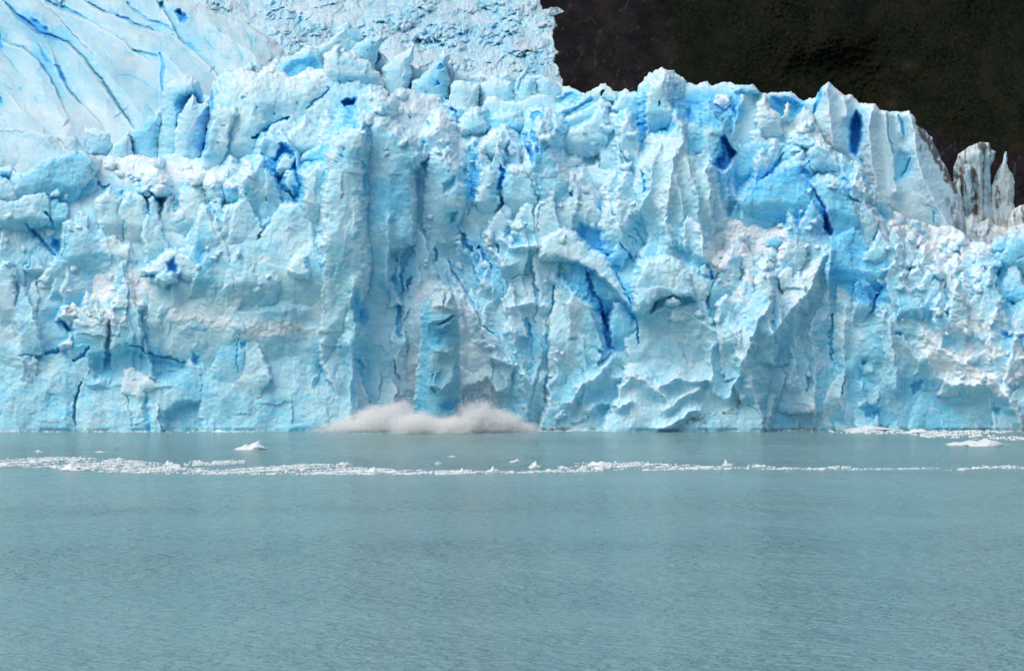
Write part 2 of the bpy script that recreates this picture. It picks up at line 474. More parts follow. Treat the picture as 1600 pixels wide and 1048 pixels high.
# ------------------------------------------------------------------ dark wooded mountain behind
def make_mountain():
    s = Sheet(-260, 2100, -420, 680, 2.0, warp=1.0, seed=300, mpp=0.3)
    U, V = s.U, s.V
    # the hillside leans back; absolute distance
    base = 900 + (560 - V) * 0.95 + 60 * fbm(U / 330, V / 330, 3, 301) + (U - 1100) * 0.08
    tree = sstep(-0.5, 0.45, 0.5 * fbm(U / 34, V / 28, 3, 306) + fbm(U / 150, V / 110, 3, 305) + np.clip((U - 1010) / 120, -1.2, 0.8) - np.clip((V - 150 + (1450 - U) * 0.28) / 90, -0.6, 1.1) * sstep(1330, 1430, U))
    gul = fbm((U * 0.8 + V * 0.6) / 60, (V * 0.8 - U * 0.6) / 140, 4, 310, 0.55, True)
    T = tree * (1.4 * facet(U / 3.6, V / 3.0, 320, 0.5, 1.6, 1.6) + 0.8 * facet(U / 13, V / 10, 321, 0.6, 1.4, 1.2))
    T = T + (1 - tree) * (3.0 * facet(U / 26, V / 22, 322, 0.9, 0.8, 0.8) + 1.2 * facet(U / 8, V / 6, 323, 0.9, 0.9, 0.8))
    s.D = (base - gul * 1.6 + T).astype(np.float32)
    s.blue = tree.astype(np.float32); s.snow = sstep(0.55, 0.9, fbm(U / 40, V / 40, 3, 330)).astype(np.float32)
    n = sstep(-0.5, 0.6, fbm(U / 30, V / 24, 4, 340, 0.6))[..., None]; n2 = sstep(-0.5, 0.7, fbm(U / 4.5, V / 3.8, 3, 341, 0.7))[..., None]
    def mx(a, b_, t): return np.array(a) * (1 - t) + np.array(b_) * t
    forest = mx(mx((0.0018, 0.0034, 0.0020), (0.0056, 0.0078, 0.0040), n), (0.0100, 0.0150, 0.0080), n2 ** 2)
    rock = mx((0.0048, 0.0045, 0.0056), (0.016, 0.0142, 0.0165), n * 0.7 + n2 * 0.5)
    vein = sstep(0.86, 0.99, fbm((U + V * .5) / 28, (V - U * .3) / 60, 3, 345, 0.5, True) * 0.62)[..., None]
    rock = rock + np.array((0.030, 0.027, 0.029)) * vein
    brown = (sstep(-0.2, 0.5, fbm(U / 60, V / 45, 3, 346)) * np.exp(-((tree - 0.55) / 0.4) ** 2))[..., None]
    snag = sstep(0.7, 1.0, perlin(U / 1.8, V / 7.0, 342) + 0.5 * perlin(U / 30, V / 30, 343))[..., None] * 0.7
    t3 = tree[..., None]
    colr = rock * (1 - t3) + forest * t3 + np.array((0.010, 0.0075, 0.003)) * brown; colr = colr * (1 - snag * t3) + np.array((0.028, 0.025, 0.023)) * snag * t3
    hill_colour = lambda s_: colr
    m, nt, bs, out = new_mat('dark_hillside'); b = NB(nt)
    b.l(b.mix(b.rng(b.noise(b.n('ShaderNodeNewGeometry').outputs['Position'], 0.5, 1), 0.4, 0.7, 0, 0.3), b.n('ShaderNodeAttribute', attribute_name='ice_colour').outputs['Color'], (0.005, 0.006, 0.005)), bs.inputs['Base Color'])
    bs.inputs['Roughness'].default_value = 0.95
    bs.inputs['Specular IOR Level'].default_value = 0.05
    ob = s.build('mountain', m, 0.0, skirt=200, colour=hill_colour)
    tag(ob, kind='structure')
make_mountain()

# ------------------------------------------------------------------ glacier
glacier = empty('glacier', (0, 390, 0))
tag(glacier, 'huge pale blue glacier with a crevassed ice cliff rising from the water', 'glacier')
def under(o, label=None):
    o.parent = glacier; o.matrix_parent_inverse = glacier.matrix_world.inverted() if False else o.matrix_parent_inverse
    o.location = (0, -390, 0)
    if label: o['label'] = label
    return o

# --- far icefall
def make_icefall():
    s = Sheet(225, 905, -120, 150, 0.8, warp=1.0, seed=400, mpp=0.19)
    U, V = s.U, s.V
    s.D = ((150 - V) * 1.2 + 14 * fbm(U / 140, V / 60, 2, 401)).astype(np.float32)
    s.outline([(225, -140), (800, -140), (822, -80), (838, -40), (843, -8), (846, 10), (851, 17), (858, 14), (870, 12), (884, 20), (874, 25), (866, 30), (872, 40), (863, 50), (861, 64), (869, 78), (868, 98), (875, 114), (880, 135), (884, 160), (225, 160)], R=7, fil=7)
    k = 0.19
    Uw, Vw = s.Uw, s.Vw
    broken = sstep(-0.35, 0.3, perlin(U / 70, V / 36, 410))
    T = 13.0 * k * 4 * facet(Uw / 30, Vw / 20, 402, 0.9, 1.0, 0.9) + (0.4 + broken) * (5.0 * k * 4 * facet(Uw / 10, Vw / 7.5, 403, 0.9, 1.3, 1.2) + 1.8 * k * 4 * facet(Uw / 4.6, Vw / 3.8, 404, 0.9, 1.4, 1.5))
    T = T + k * 4 * fbm(Uw / 4, Vw / 4, 2, 405)
    s.D += T
    s.snow[:] = 0.45 - 0.25 * broken
    s.blue[:] = 0.03 + 0.16 * sstep(0.0, 0.6, perlin(U / 30, V / 16, 411)) * broken
    s.dirt[:] = 0.22 * sstep(0.1, 0.7, perlin(U / 60, V / 30, 412)) + 0.35 * sstep(775, 880, U)
    for L, w, d, bl in [([(745, 40), (752, 52), (765, 68)], 3.2, 4, .8), ([(770, 36), (773, 50)], 2.5, 3, .7), ([(582, 2), (580, 14)], 5, 4, .7),
                        ([(665, 40), (668, 44)], 3, 3, .7), ([(741, 55), (746, 75)], 3, 3, .5), ([(680, 55), (690, 72)], 3, 3, .5), ([(750, 0), (760, 8)], 5, 4, .7),
                        ([(715, 8), (720, 20)], 3, 3, .4), ([(466, 30), (470, 42)], 5, 4, .5), ([(495, 30), (499, 45)], 4, 4, .5), ([(600, 25), (612, 32)], 4, 4, .5),
                        ([(824, 95), (830, 108)], 5, 5, .7), ([(728, 45), (728, 56)], 2.5, 3, .6), ([(637, 60), (645, 70)], 4, 4, .5), ([(772, 62), (780, 76)], 2.5, 3, .5)]:
        s.crev(L, w, d, bl)
    s.paint([(822, 85), (845, 88), (850, 110), (835, 130), (822, 110)], 10, blue=.3, dirt=.1)
    s.paint([(848, 12), (885, 12), (885, 28), (855, 30)], 6, dirt=.9)
    s.tone = np.array((0.80, 0.85, 0.88))      # silt-covered, duller ice
    o = s.build('icefall', M_FAR, 560.0, skirt=40)
    under(o, 'rubbly grey white icefall high up in the distance beside the dark slope')
make_icefall()

# --- smooth crevassed slope at upper left
def make_slope():
    s = Sheet(-110, 480, -110, 300, 1.0, warp=0.55, seed=500, mpp=0.125)
    U, V = s.U, s.V
    s.D = ((300 - V) * 0.20 + np.clip(200 - V, 0, 999) ** 1.2 * 0.06 + 3.5 * fbm(U / 150, V / 110, 2, 501) + (U - 200) * 0.012).astype(np.float32)
    s.base = s.D.copy()
    # slabs lying between the diagonal crevasses: each steps down to the left
    def step(L, h, w=26):
        sl = s.box(L, w + 20); Us, Vs = s.Uw[sl], s.Vw[sl]
        best = np.full(Us.shape, 1e9, np.float32); sg = np.zeros(Us.shape, np.float32)
        for i in range(len(L) - 1):
            d, t = seg_dist(Us, Vs, L[i], L[i + 1]); dx, dy = L[i + 1][0] - L[i][0], L[i + 1][1] - L[i][1]
            side = np.sign((Us - L[i][0]) * dy - (Vs - L[i][1]) * dx)
            mm = d < best; best = np.where(mm, d, best); sg = np.where(mm, side, sg)
        s.D[sl] += 2.3 * h * np.exp(-best / w) * np.where(sg > 0, 1, -0.3)
    A = [(8, 6), (28, 25), (45, 38), (62, 52), (78, 58), (100, 63), (118, 76), (140, 103), (160, 130), (180, 158), (202, 190)]
    B = [(15, 68), (45, 82), (65, 100), (80, 122), (92, 150)]
    C = [(88, 100), (97, 125), (108, 145), (128, 163)]
    step(A, 2.0); step(B, 1.4, 16); step(C, 1.2, 16)
    step([(135, 3), (165, 18), (200, 32), (240, 47)], 1.8, 16)
    step([(70, 0), (95, 15), (130, 29), (180, 55), (215, 82)], 1.2, 18)
    step([(250, 10), (280, 60), (320, 95), (350, 125)], 1.4, 16)
    s.crev(A[:6], 9, 3.0, .75); s.crev(A[5:], 7, 2.0, .3)
    s.cave([(45, 24), (60, 35), (74, 45), (78, 55), (66, 50), (52, 36)], 2.0, .75, 4)
    s.crev([(24, 18), (36, 30), (48, 40)], 4, 2, .9)
    s.crev(B, 4, 1.8, .5); s.crev([(62, 98), (72, 110)], 5, 2, .85)
    s.cave([(60, 66), (68, 80), (78, 92), (81, 102), (73, 98), (63, 85)], 2.6, .8, 5)
    s.paint([(45, 55), (65, 55), (65, 90), (50, 85)], 12, blue=.3)
    s.crev([(86, 103), (92, 106), (96, 120), (102, 130)], 8, 1.5, .6); s.crev(C[1:], 5, 1.4, .4)
    s.crev([(0, 55), (3, 75)], 6, 2, .9); s.crev([(3, 75), (20, 98), (30, 115)], 4, 1, .3); s.crev([(16, 92), (23, 102)], 3, 1.5, .8)
    s.crev([(0, 153), (3, 165)], 5, 2, .85); s.pits([(14, 175, 3), (24, 181, 2), (33, 139, 3), (57, 152, 2)], .7)
    s.crev([(55, 152), (62, 158)], 3, 1, .3); s.crev([(82, 225), (95, 233)], 3, 1, .5)
    s.crev([(70, 0), (78, 5), (90, 10), (115, 20), (133, 29)], 7, 1.8, .3); s.pits([(77, 3, 4)], .8)
    s.crev([(138, 4), (152, 12), (168, 20)], 7, 1.8, .3); s.crev([(183, 24), (200, 30), (222, 42), (240, 47)], 6, 2.2, .5)
    s.crev([(198, 5), (215, 22), (232, 32), (255, 40), (275, 50)], 6, 1.8, .35)
    s.crev([(207, 76), (225, 82), (247, 89)], 6, 2, .6); s.crev([(250, 84), (256, 100), (254, 120), (256, 142)], 8, 2, .5)
    s.crev([(186, 120), (205, 119), (228, 128), (252, 145)], 3.5, 1.5, .35)
    s.cave([(271, 18), (280, 15), (292, 30), (290, 37), (281, 35)], 6, 1.0, 5)
    s.crev([(270, 52), (290, 65), (312, 82)], 4, 1.8, .5); s.pits([(295, 73, 4), (300, 78, 2)], .7)
    s.crev([(320, 58), (333, 78)], 4, 2, .7); s.crev([(340, 45), (347, 50)], 4, 2, .8); s.crev([(345, 85), (360, 92)], 4, 2, .4)
    s.crev([(385, 50), (395, 75)], 4, 2, .5); s.crev([(365, 65), (380, 95)], 4, 2, .4)
    s.cave([(248, 5), (256, 2), (258, 15), (250, 16)], 3, .6, 3)
    s.block([(0, 215), (50, 205), (120, 215), (135, 240), (100, 262), (0, 262)], .1, 40, .17)
    s.ridge([(0, 200), (45, 205), (75, 215), (100, 212), (130, 222)], 16, 1.0, .3)
    s.outline([(-160, -160), (215, -160), (240, -80), (254, -30), (262, 0), (300, 4), (330, 14), (352, 24), (380, 32), (402, 46), (430, 62), (446, 82), (462, 95), (492, 120), (492, 320), (-160, 320)], R=10, fil=4)
    s.snow[:] = np.maximum(s.snow, 0.25) * (1 - np.clip(s.blue * 2, 0, 1)); s.tone = np.array((0.84, 0.88, 0.91))
    s.rub[:] = 0.6 * sstep(30, -12, s.sd) * sstep(250, 300, U)
    s.str[:] = 0.7
    s.dirt[:] = 0.25 * sstep(250, 420, U) * sstep(140, 60, V)
    s.ridge([(150, 100), (200, 150), (240, 215)], 40, 1.5); s.ridge([(262, 90), (300, 130), (330, 170)], 26, 2.0); s.ridge([(60, 130), (110, 200)], 36, 1.5); s.ridge([(330, 40), (400, 90)], 20, 2.0)
    s.texture(520, amp=2.0, med=0.85, aniso=0.7, rot=math.radians(44))
    o = s.build('ice_slope', M_ICE, 424.0, skirt=30)
    under(o, 'smooth white ice slope with long diagonal blue crevasses at upper left')
make_slope()

# --- white ridge at right, dirty on its far flank
def make_ridge():
    s = Sheet(1165, 1640, 110, 440, 1.0, warp=0.6, seed=600, mpp=0.113)
    U, V = s.U, s.V
    s.D = ((440 - V) * 0.035 + np.clip((U - 1390) * 0.05, 0, 99) + 1.0 * fbm(U / 110, V / 140, 2, 601)).astype(np.float32)
    s.base = s.D.copy()
    # upright ribs
    for L, w, h in [([(1292, 128), (1296, 170), (1300, 230)], 22, 2.2), ([(1318, 146), (1322, 180)], 10, 1.2), ([(1365, 160), (1358, 200), (1362, 260), (1380, 320)], 20, 2.2), ([(1384, 172), (1392, 240), (1400, 300)], 10, 1.2), ([(1423, 173), (1430, 230), (1450, 300), (1480, 350)], 22, 1.8), ([(1404, 176), (1408, 210)], 7, .8)]:
        s.ridge(L, w, h)
    s.crev([(1283, 138), (1278, 158), (1270, 178)], 7, 2.5, .7); s.crev([(1292, 133), (1289, 150)], 3, 1, .4)
    s.cave([(1329, 188), (1338, 176), (1347, 184), (1347, 205), (1342, 232), (1338, 248), (1329, 240), (1326, 215)], 8, .92, 7)
    s.crev([(1347, 180), (1346, 215), (1342, 232)], 4, 2, .75)
    s.crev([(1404, 180), (1408, 196), (1411, 212)], 6, 1.8, .6); s.crev([(1386, 178), (1390, 210), (1396, 240)], 5, 1, .25)
    s.cave([(1390, 260), (1405, 230), (1420, 245), (1428, 262), (1412, 280), (1398, 288)], 1.4, .25, 8)
    s.crev([(1425, 246), (1416, 262), (1408, 276)], 5, 1.5, .55); s.crev([(1459, 330), (1461, 350)], 4, 2, .7)
    s.crev([(1345, 250), (1350, 265)], 4, 1.5, .5); s.crev([(1440, 320), (1452, 322), (1468, 330)], 2, .8, .2)
    s.block([(1345, 290), (1352, 262), (1340, 250), (1350, 230), (1365, 250), (1385, 290), (1395, 320), (1350, 320)], 1, 8, .04, blue=.12)
    # scoop at left behind the spire
    s.paint([(1200, 150), (1240, 150), (1262, 160), (1250, 195), (1225, 200), (1205, 175)], 10, blue=.55)
    s.cave([(1206, 153), (1225, 150), (1245, 156), (1256, 166), (1250, 185), (1235, 196), (1218, 180)], 3, .6, 10)
    s.outline([(1165, 150), (1190, 147), (1212, 144), (1237, 142), (1246, 149), (1257, 156), (1274, 153), (1281, 139), (1292, 128), (1303, 135), (1318, 147), (1331, 147), (1344, 160), (1368, 161), (1374, 171), (1388, 172), (1405, 176), (1423, 172), (1430, 184), (1434, 196), (1445, 204), (1458, 220), (1468, 242), (1480, 260), (1489, 285), (1494, 300), (1503, 325), (1510, 350), (1514, 385), (1520, 450), (1150, 450)], R=9, fil=3.5)
    s.dirt[:] = 0; s.paint([(1432, 190), (1447, 198), (1462, 215), (1475, 242), (1486, 262), (1500, 300), (1490, 302), (1477, 282), (1468, 262), (1456, 240), (1445, 222), (1434, 208)], 7, dirt=2.2)
    s.paint([(1470, 300), (1505, 320), (1520, 400), (1495, 370)], 14, dirt=.7)
    s.paint([(1436, 225), (1446, 230), (1444, 242), (1436, 238)], 8, dirt=.9)
    s.snow[:] = np.maximum(s.snow, 0.5) * (1 - np.clip(s.blue * 2, 0, 1))
    s.str[:] = 0.8
    s.texture(620, amp=0.5, med=0.5, aniso=0.55)
    o = s.build('ice_ridge', M_ICE, 423.0, skirt=22)
    under(o, 'smooth white ribbed ridge with a tall deep blue cleft and dirty far flank')
make_ridge()

# --- the jumble of broken blocks behind the crest
def make_jumble():
    s = Sheet(172, 905, 40, 290, 1.0, warp=1.0, seed=650, mpp=0.117)
    U, V = s.U, s.V
    s.D = ((290 - V) * 0.045 + 1.5 * fbm(U / 90, V / 60, 2, 651)).astype(np.float32); s.base = s.D.copy()
    s.snow[:] = 0.3; s.blue[:] = 0.05
    s.shards([((180, 320, 190, 262), 26, (12, 30)), ((330, 900, 70, 130), 90, (14, 36)), ((330, 900, 110, 170), 60, (14, 40))], 31)
    s.outline([(150, 300), (168, 250), (196, 232), (212, 214), (228, 205), (240, 180), (256, 150), (300, 150), (326, 150), (336, 122), (352, 104), (372, 108), (396, 98), (420, 104), (432, 92), (452, 90), (470, 76), (484, 70), (500, 76), (512, 64), (528, 52), (540, 48), (552, 62), (566, 66), (580, 74), (598, 84),
               (612, 98), (628, 92), (640, 100), (655, 108), (668, 100), (684, 96), (700, 98), (716, 112), (735, 116), (752, 110), (768, 120), (790, 112), (806, 124), (826, 120), (846, 118), (866, 128), (884, 138), (910, 146), (910, 320), (150, 320)], R=7, fil=2.2)
    s.rub[:] = .35
    s.texture(660, amp=0.8, med=0.6)
    o = s.build('broken_ice', M_ICE, 429.5, skirt=18)
    under(o, 'jumble of pale broken blocks behind the crest of the cliff')
make_jumble()

# --- the seracs standing behind and on the crest
SERACS = [
 # name outline, distance, blue, label, extras
 ([(246, 262), (244, 215), (249, 180), (256, 142), (266, 126), (285, 117), (300, 118), (312, 129), (317, 150), (322, 190), (322, 262)], 408, .12, 'tall arched blue serac with a hollow blue inside above the left terrace', 'arch'),
 ([(270, 262), (275, 200), (278, 180), (284, 170), (290, 158), (297, 147), (303, 149), (308, 160), (318, 158), (325, 162), (328, 180), (322, 210), (318, 262)], 405.5, .06, 'short ragged serac standing inside the hollow of the tall arched one', None),
 ([(131, 198), (150, 201), (173, 206), (177, 230), (168, 246), (140, 246), (134, 225)], 409, .06, 'small square ice block on the rim at the foot of the left slope', None),
 ([(166, 262), (178, 224), (190, 212), (203, 204), (207, 225), (210, 262)], 408.5, .10, 'small pointed ice wedge beside the square block', None),
 ([(205, 262), (204, 206), (218, 196), (232, 182), (247, 171), (251, 190), (249, 262)], 410, .42, 'fan shaped deep blue slab leaning on the tall arched serac', None),
 ([(424, 160), (430, 107), (440, 96), (455, 88), (470, 80), (486, 73), (500, 79), (508, 96), (512, 160)], 415, .38, 'hollow blue arch of ice left of the big smooth hump', None),
 ([(520, 110), (524, 60), (525, 44), (535, 36), (545, 33), (556, 45), (567, 56), (562, 100), (540, 110)], 428, .22, 'pale blue block rising behind the big smooth hump', None),
 ([(540, 120), (546, 80), (560, 64), (575, 56), (586, 56), (597, 53), (595, 68), (591, 82), (588, 102), (590, 130)], 420, .20, 'flat topped blue horn with one round pit behind the hump', 'pit1'),
 ([(590, 160), (597, 111), (606, 99), (616, 90), (630, 82), (640, 75), (646, 66), (651, 67), (650, 78), (645, 92), (641, 106), (640, 170)], 416, .12, 'shark fin serac leaning right on the crest', None),
 ([(640, 180), (644, 126), (655, 115), (668, 107), (680, 98), (685, 86), (692, 76), (704, 82), (706, 90), (701, 104), (705, 124), (706, 180)], 414, .18, 'hooked serac with two blue pits right of the shark fin', 'pit2'),
 ([(696, 190), (702, 150), (705, 131), (718, 124), (732, 128), (750, 131), (749, 150), (746, 168), (744, 190)], 409, .08, 'broad low block beside the hooked serac', None),
 ([(800, 180), (802, 136), (806, 122), (815, 112), (824, 102), (822, 116), (812, 136), (818, 180)], 411, .2, 'leftmost of the two blue spikes below the icefall edge', None),
 ([(808, 185), (812, 142), (820, 130), (828, 119), (833, 128), (831, 150), (836, 185)], 409, .2, 'right one of the two blue spikes below the icefall edge', None),
 ([(836, 190), (836, 128), (848, 119), (857, 122), (872, 130), (882, 140), (884, 190)], 409.5, .18, 'blue rounded knob below the right edge of the icefall', None),
 ([(745, 180), (748, 135), (762, 125), (780, 122), (800, 128), (806, 145), (806, 180)], 411, .1, 'low lumpy block behind the crest between hook and spikes', None),
]
def make_seracs():
    for i, (P, dist, blue, label, ex) in enumerate(SERACS):
        us = [p[0] for p in P]; vs = [p[1] for p in P]
        s = Sheet(min(us) - 8, max(us) + 8, min(vs) - 8, max(vs) + 4, 0.8, warp=0.85, seed=700 + i * 13, mpp=0.115)
        U, V = s.U, s.V
        s.D = (0.03 * (max(vs) - V) + 0.02 * (U - sum(us) / len(us)) * (1 if i % 2 else -1)).astype(np.float32)
        w = (max(us) - min(us)) * 0.115
        s.outline(P, R=max(9, (max(us) - min(us)) * 0.36), fil=w * 0.5)
        s.blue[:] = blue * 0.7 + 0.12 * sstep(0, 30, s.V - min(vs)) - .06
        s.snow[:] = 0.3
        if ex == 'arch':
            s.cave([(276, 262), (277, 200), (276, 165), (282, 152), (292, 146), (303, 143), (312, 150), (318, 160), (322, 262)], 3.5, .75, 9)
        if ex == 'pit1': s.pits([(583, 66, 3), (573, 78, 3)], .75)
        if ex == 'pit2': s.pits([(683, 130, 6), (665, 144, 4), (690, 105, 6), (694, 155, 5)], .8, 1.5)
        if i == 5: s.cave([(440, 130), (442, 108), (455, 98), (475, 90), (492, 88), (500, 100), (503, 130)], 3, .6, 9)
        s.rub[:] = .12; s.texture(720 + i * 7, amp=1.0, med=0.7)
        th = s.D.max() + np.zeros_like(s.D) + w * 0.3 + 1.5
        o = s.build('serac', M_ICE, dist + (5.0 if min(us) < 320 else 11.0), back=th)
        under(o, label)
make_seracs()

# --- the main cliff
CREST = [(-200, 250), (-90, 256), (-60, 262), (0, 262), (18, 258), (28, 274), (55, 257), (100, 240), (133, 236), (150, 243), (172, 240), (190, 246), (215, 243), (236, 247), (256, 240), (275, 238), (298, 246),
         (316, 244), (320, 215), (330, 185), (326, 162), (333, 126), (350, 108), (366, 111), (385, 106), (402, 113), (418, 104), (430, 106), (455, 118), (480, 108), (503, 110), (506, 98), (504, 88), (511, 79), (522, 71),
         (533, 66), (539, 71), (536, 80), (551, 80), (561, 90), (585, 105), (600, 126), (608, 148), (625, 138), (645, 140), (655, 148), (676, 142), (700, 152), (730, 168), (750, 165),
         (764, 150), (790, 154), (808, 158), (822, 150), (838, 146), (862, 140), (880, 134), (900, 140), (914, 145), (926, 139), (941, 134), (949, 137), (958, 143), (966, 145), (981, 136), (986, 141), (997, 140),
         (1003, 127), (1016, 113), (1034, 107), (1051, 112), (1065, 122), (1071, 130), (1086, 132), (1095, 129), (1105, 126), (1112, 131), (1122, 129), (1141, 128), (1150, 131), (1178, 129), (1182, 137), (1185, 146),
         (1196, 148), (1203, 166), (1216, 180), (1224, 168), (1232, 155), (1234, 172), (1232, 190), (1242, 184), (1252, 170), (1268, 172), (1276, 185), (1279, 202), (1290, 222), (1305, 232), (1318, 240), (1332, 247), (1348, 258),
         (1360, 285), (1385, 312), (1398, 328), (1430, 343), (1458, 351), (1480, 350), (1500, 358), (1512, 374), (1532, 378), (1544, 384), (1556, 366), (1573, 372), (1580, 358), (1592, 356), (1660, 352), (1800, 350)]

def make_cliff():
    s = Sheet(-110, 1710, 58, 682, 1.0, warp=1.0, seed=1)
    U, V = s.U, s.V
    us = [0, 150, 300, 450, 600, 750, 900, 1050, 1200, 1350, 1500, 1600]
    vs = [90, 160, 230, 300, 370, 440, 520, 600, 690]
    G = [[24, 24, 24, 23, 22, 27, 27, 23, 24, 26, 34, 34],
         [20, 20, 20, 19, 16, 20, 20, 18, 19, 22, 32, 32],
         [16, 15, 14, 13, 10, 14, 15, 14, 15, 18, 30, 30],
         [11, 9, 9, 9, 7, 10, 11, 10, 12, 14, 26, 24],
         [7, 6, 6, 5, 6, 8, 8, 6, 8, 10, 18, 15],
         [4, 3.5, 3, 2, 5, 6, 5, 3, 4.5, 5.5, 10, 10],
         [0.5, 1, 0.5, 0.5, 4, 3.2, 3, 0, 2, 2, 5, 6],
         [0, 0, 0, 0, 3, 1.5, 2, -2, 1, 1, 1.5, 2],
         [-1, -1, -0.5, -0.5, 2.5, 0.5, 1.5, -3.5, 0, 0, -0.5, -0.5]]
    s.ctrl(us, vs, np.array(G) * np.array([1.5, 1.5, 1.5, 1.45, 1.4, 1.3, 1.1, 1, 1])[:, None])
    s.D += 1.6 * fbm(s.Uw / 150, s.Vw / 190, 3, 40, 0.5)
    s.base = s.D.copy()
    s.snow[:] = 0.22
    s.blue[:] = 0.03 + 0.12 * sstep(430, 640, V)
    B, C, K, R, P = s.block, s.crev, s.cave, s.ridge, s.paint
    # broad colour and roughness provinces
    def provinces(P):
        P([(140, 240), (230, 248), (330, 250), (400, 268), (400, 300), (330, 290), (215, 292), (150, 270)], 20, rub=.9, snow=.8)
        P([(60, 420), (240, 428), (245, 462), (220, 478), (120, 474), (70, 445)], 30, rub=.45, snow=.95)
        P([(90, 478), (150, 474), (200, 492), (200, 514), (130, 512), (95, 500)], 10, rub=.9, snow=.7, dirt=.35)
        P([(240, 468), (300, 488), (400, 500), (450, 500), (540, 520), (400, 530), (280, 508)], 24, rub=.45, snow=.85)
        P([(560, 140), (690, 150), (725, 200), (745, 260), (740, 300), (700, 262), (650, 240), (640, 195), (610, 165)], 22, rub=.75, snow=.6)
        P([(740, 190), (860, 230), (940, 270), (1010, 330), (960, 370), (880, 330), (800, 290), (740, 250)], 36, rub=.6, snow=.6)
        P([(930, 330), (1000, 330), (1010, 380), (950, 390)], 20, rub=.6, snow=.5)
        P([(1105, 400), (1115, 365), (1150, 345), (1250, 355), (1290, 362), (1240, 400), (1200, 420), (1165, 500), (1120, 470)], 22, rub=.75, snow=1.0)
        P([(1150, 480), (1250, 380), (1290, 390), (1290, 430), (1230, 480), (1190, 520)], 30, rub=.5, snow=.6)
        P([(1390, 330), (1480, 350), (1560, 380), (1530, 430), (1450, 400), (1380, 370)], 20, rub=.8, snow=.9)
        P([(1385, 385), (1440, 395), (1530, 430), (1540, 460), (1500, 505), (1440, 492), (1400, 450)], 22, rub=1.1, snow=.5)
        P([(1440, 500), (1520, 485), (1640, 490), (1640, 600), (1560, 615), (1480, 600), (1430, 560)], 36, rub=.75, snow=.95)
        P([(1230, 180), (1290, 215), (1360, 290), (1400, 330), (1380, 370), (1330, 340), (1300, 290), (1240, 240)], 18, rub=.55, snow=.5)
        P([(690, 440), (760, 500), (840, 600), (860, 660), (780, 660), (730, 560)], 36, rub=.35, snow=.55)
        P([(820, 600), (880, 610), (960, 650), (1000, 668), (820, 670)], 30, rub=.5, snow=.6)
        P([(1200, 600), (1400, 600), (1600, 640), (1600, 680), (1200, 680)], 40, blue=.2)
        P([(1340, 500), (1440, 560), (1470, 640), (1340, 660), (1290, 600)], 36, blue=.22)
    provinces(s.paint)
    # the big leaning masses
    for L, w, h in [([(-20, 335), (60, 330), (110, 345), (215, 425), (300, 470), (400, 490), (540, 480)], 60, 1.2), ([(320, 410), (380, 370), (440, 322), (470, 320), (510, 400), (546, 450), (548, 660)], 40, 2.6),
                    ([(550, 200), (535, 300), (515, 420)], 40, 1.6), ([(615, 200), (652, 240), (690, 290), (680, 380), (640, 470), (620, 560)], 44, 2.0), ([(755, 230), (760, 330), (790, 420), (800, 520)], 34, 1.8),
                    ([(850, 372), (910, 380), (960, 430), (1000, 480), (1070, 490), (1140, 530), (1175, 600), (1195, 670)], 40, 2.8), ([(1035, 215), (1055, 260), (1050, 340), (1040, 420)], 36, 2.6),
                    ([(868, 430), (900, 500), (920, 600), (900, 670)], 34, 2.0), ([(1270, 225), (1330, 290), (1400, 335), (1560, 385)], 34, 2.4), ([(1300, 375), (1230, 470), (1190, 560)], 36, 2.4),
                    ([(1340, 365), (1390, 450), (1460, 540), (1560, 600), (1610, 660)], 42, 2.6), ([(1100, 370), (1200, 358), (1290, 360)], 26, 2.0), ([(140, 600), (200, 585), (300, 610), (380, 640)], 30, 1.4), ([(30, 560), (60, 620), (60, 670)], 24, 1.4)]:
        s.ridge(L, w, h)
    s.base = s.D.copy()

    s.shards([((-10, 340, 300, 480), 46, (22, 52)), ((-10, 560, 480, 620), 60, (24, 70)), ((340, 600, 180, 420), 44, (22, 56)), ((600, 860, 180, 400), 64, (16, 44)), ((560, 900, 400, 610), 76, (18, 54)),
              ((860, 1200, 170, 400), 66, (18, 50)), ((880, 1200, 400, 610), 60, (24, 64)), ((1200, 1420, 220, 420), 44, (14, 40)), ((1200, 1600, 400, 610), 96, (18, 52)), ((1400, 1610, 350, 470), 44, (14, 34))], 21)
    # ---- upper middle: humps and buttresses under the crest
    B([(340, 262), (330, 190), (345, 140), (380, 115), (430, 112), (505, 115), (560, 120), (600, 135), (615, 170), (590, 200), (540, 190), (500, 215), (440, 205), (400, 240)], 1.5, 26, .07, bulge=2)
    B([(506, 150), (509, 115), (504, 88), (511, 79), (533, 66), (539, 71), (536, 80), (551, 80), (561, 90), (585, 105), (602, 126), (609, 155), (580, 150), (540, 152)], 2.2, 18, .055, bulge=1.5)
    B([(316, 262), (322, 215), (333, 180), (345, 168), (366, 170), (369, 178), (360, 200), (348, 262)], 3.4, 12, .05)
    B([(340, 160), (352, 130), (378, 118), (420, 120), (400, 140), (368, 172)], 2.4, 14, .05)
    B([(355, 262), (365, 205), (385, 180), (420, 190), (400, 225), (395, 262)], 2.0, 16, .05)
    C([(328, 138), (333, 165), (325, 200), (318, 238)], 8, 3.5, .85); C([(362, 128), (345, 145), (338, 170)], 4, 1.2, .25)
    C([(395, 218), (425, 200), (452, 182)], 12, 2.2, .5); C([(480, 170), (503, 150), (515, 140)], 5, 1.5, .45)
    s.pits([(430, 177, 4), (422, 195, 3), (535, 124, 4), (548, 127, 4), (515, 137, 4), (500, 160, 3), (380, 156, 4), (386, 150, 3), (350, 195, 3), (345, 212, 3), (373, 205, 3), (400, 170, 3), (560, 140, 3), (462, 160, 3), (340, 222, 3)], .45, .8)
    B([(553, 200), (556, 165), (560, 150), (576, 142), (596, 147), (611, 162), (612, 176), (600, 190), (580, 200)], 3.0, 14, .06, bulge=1)
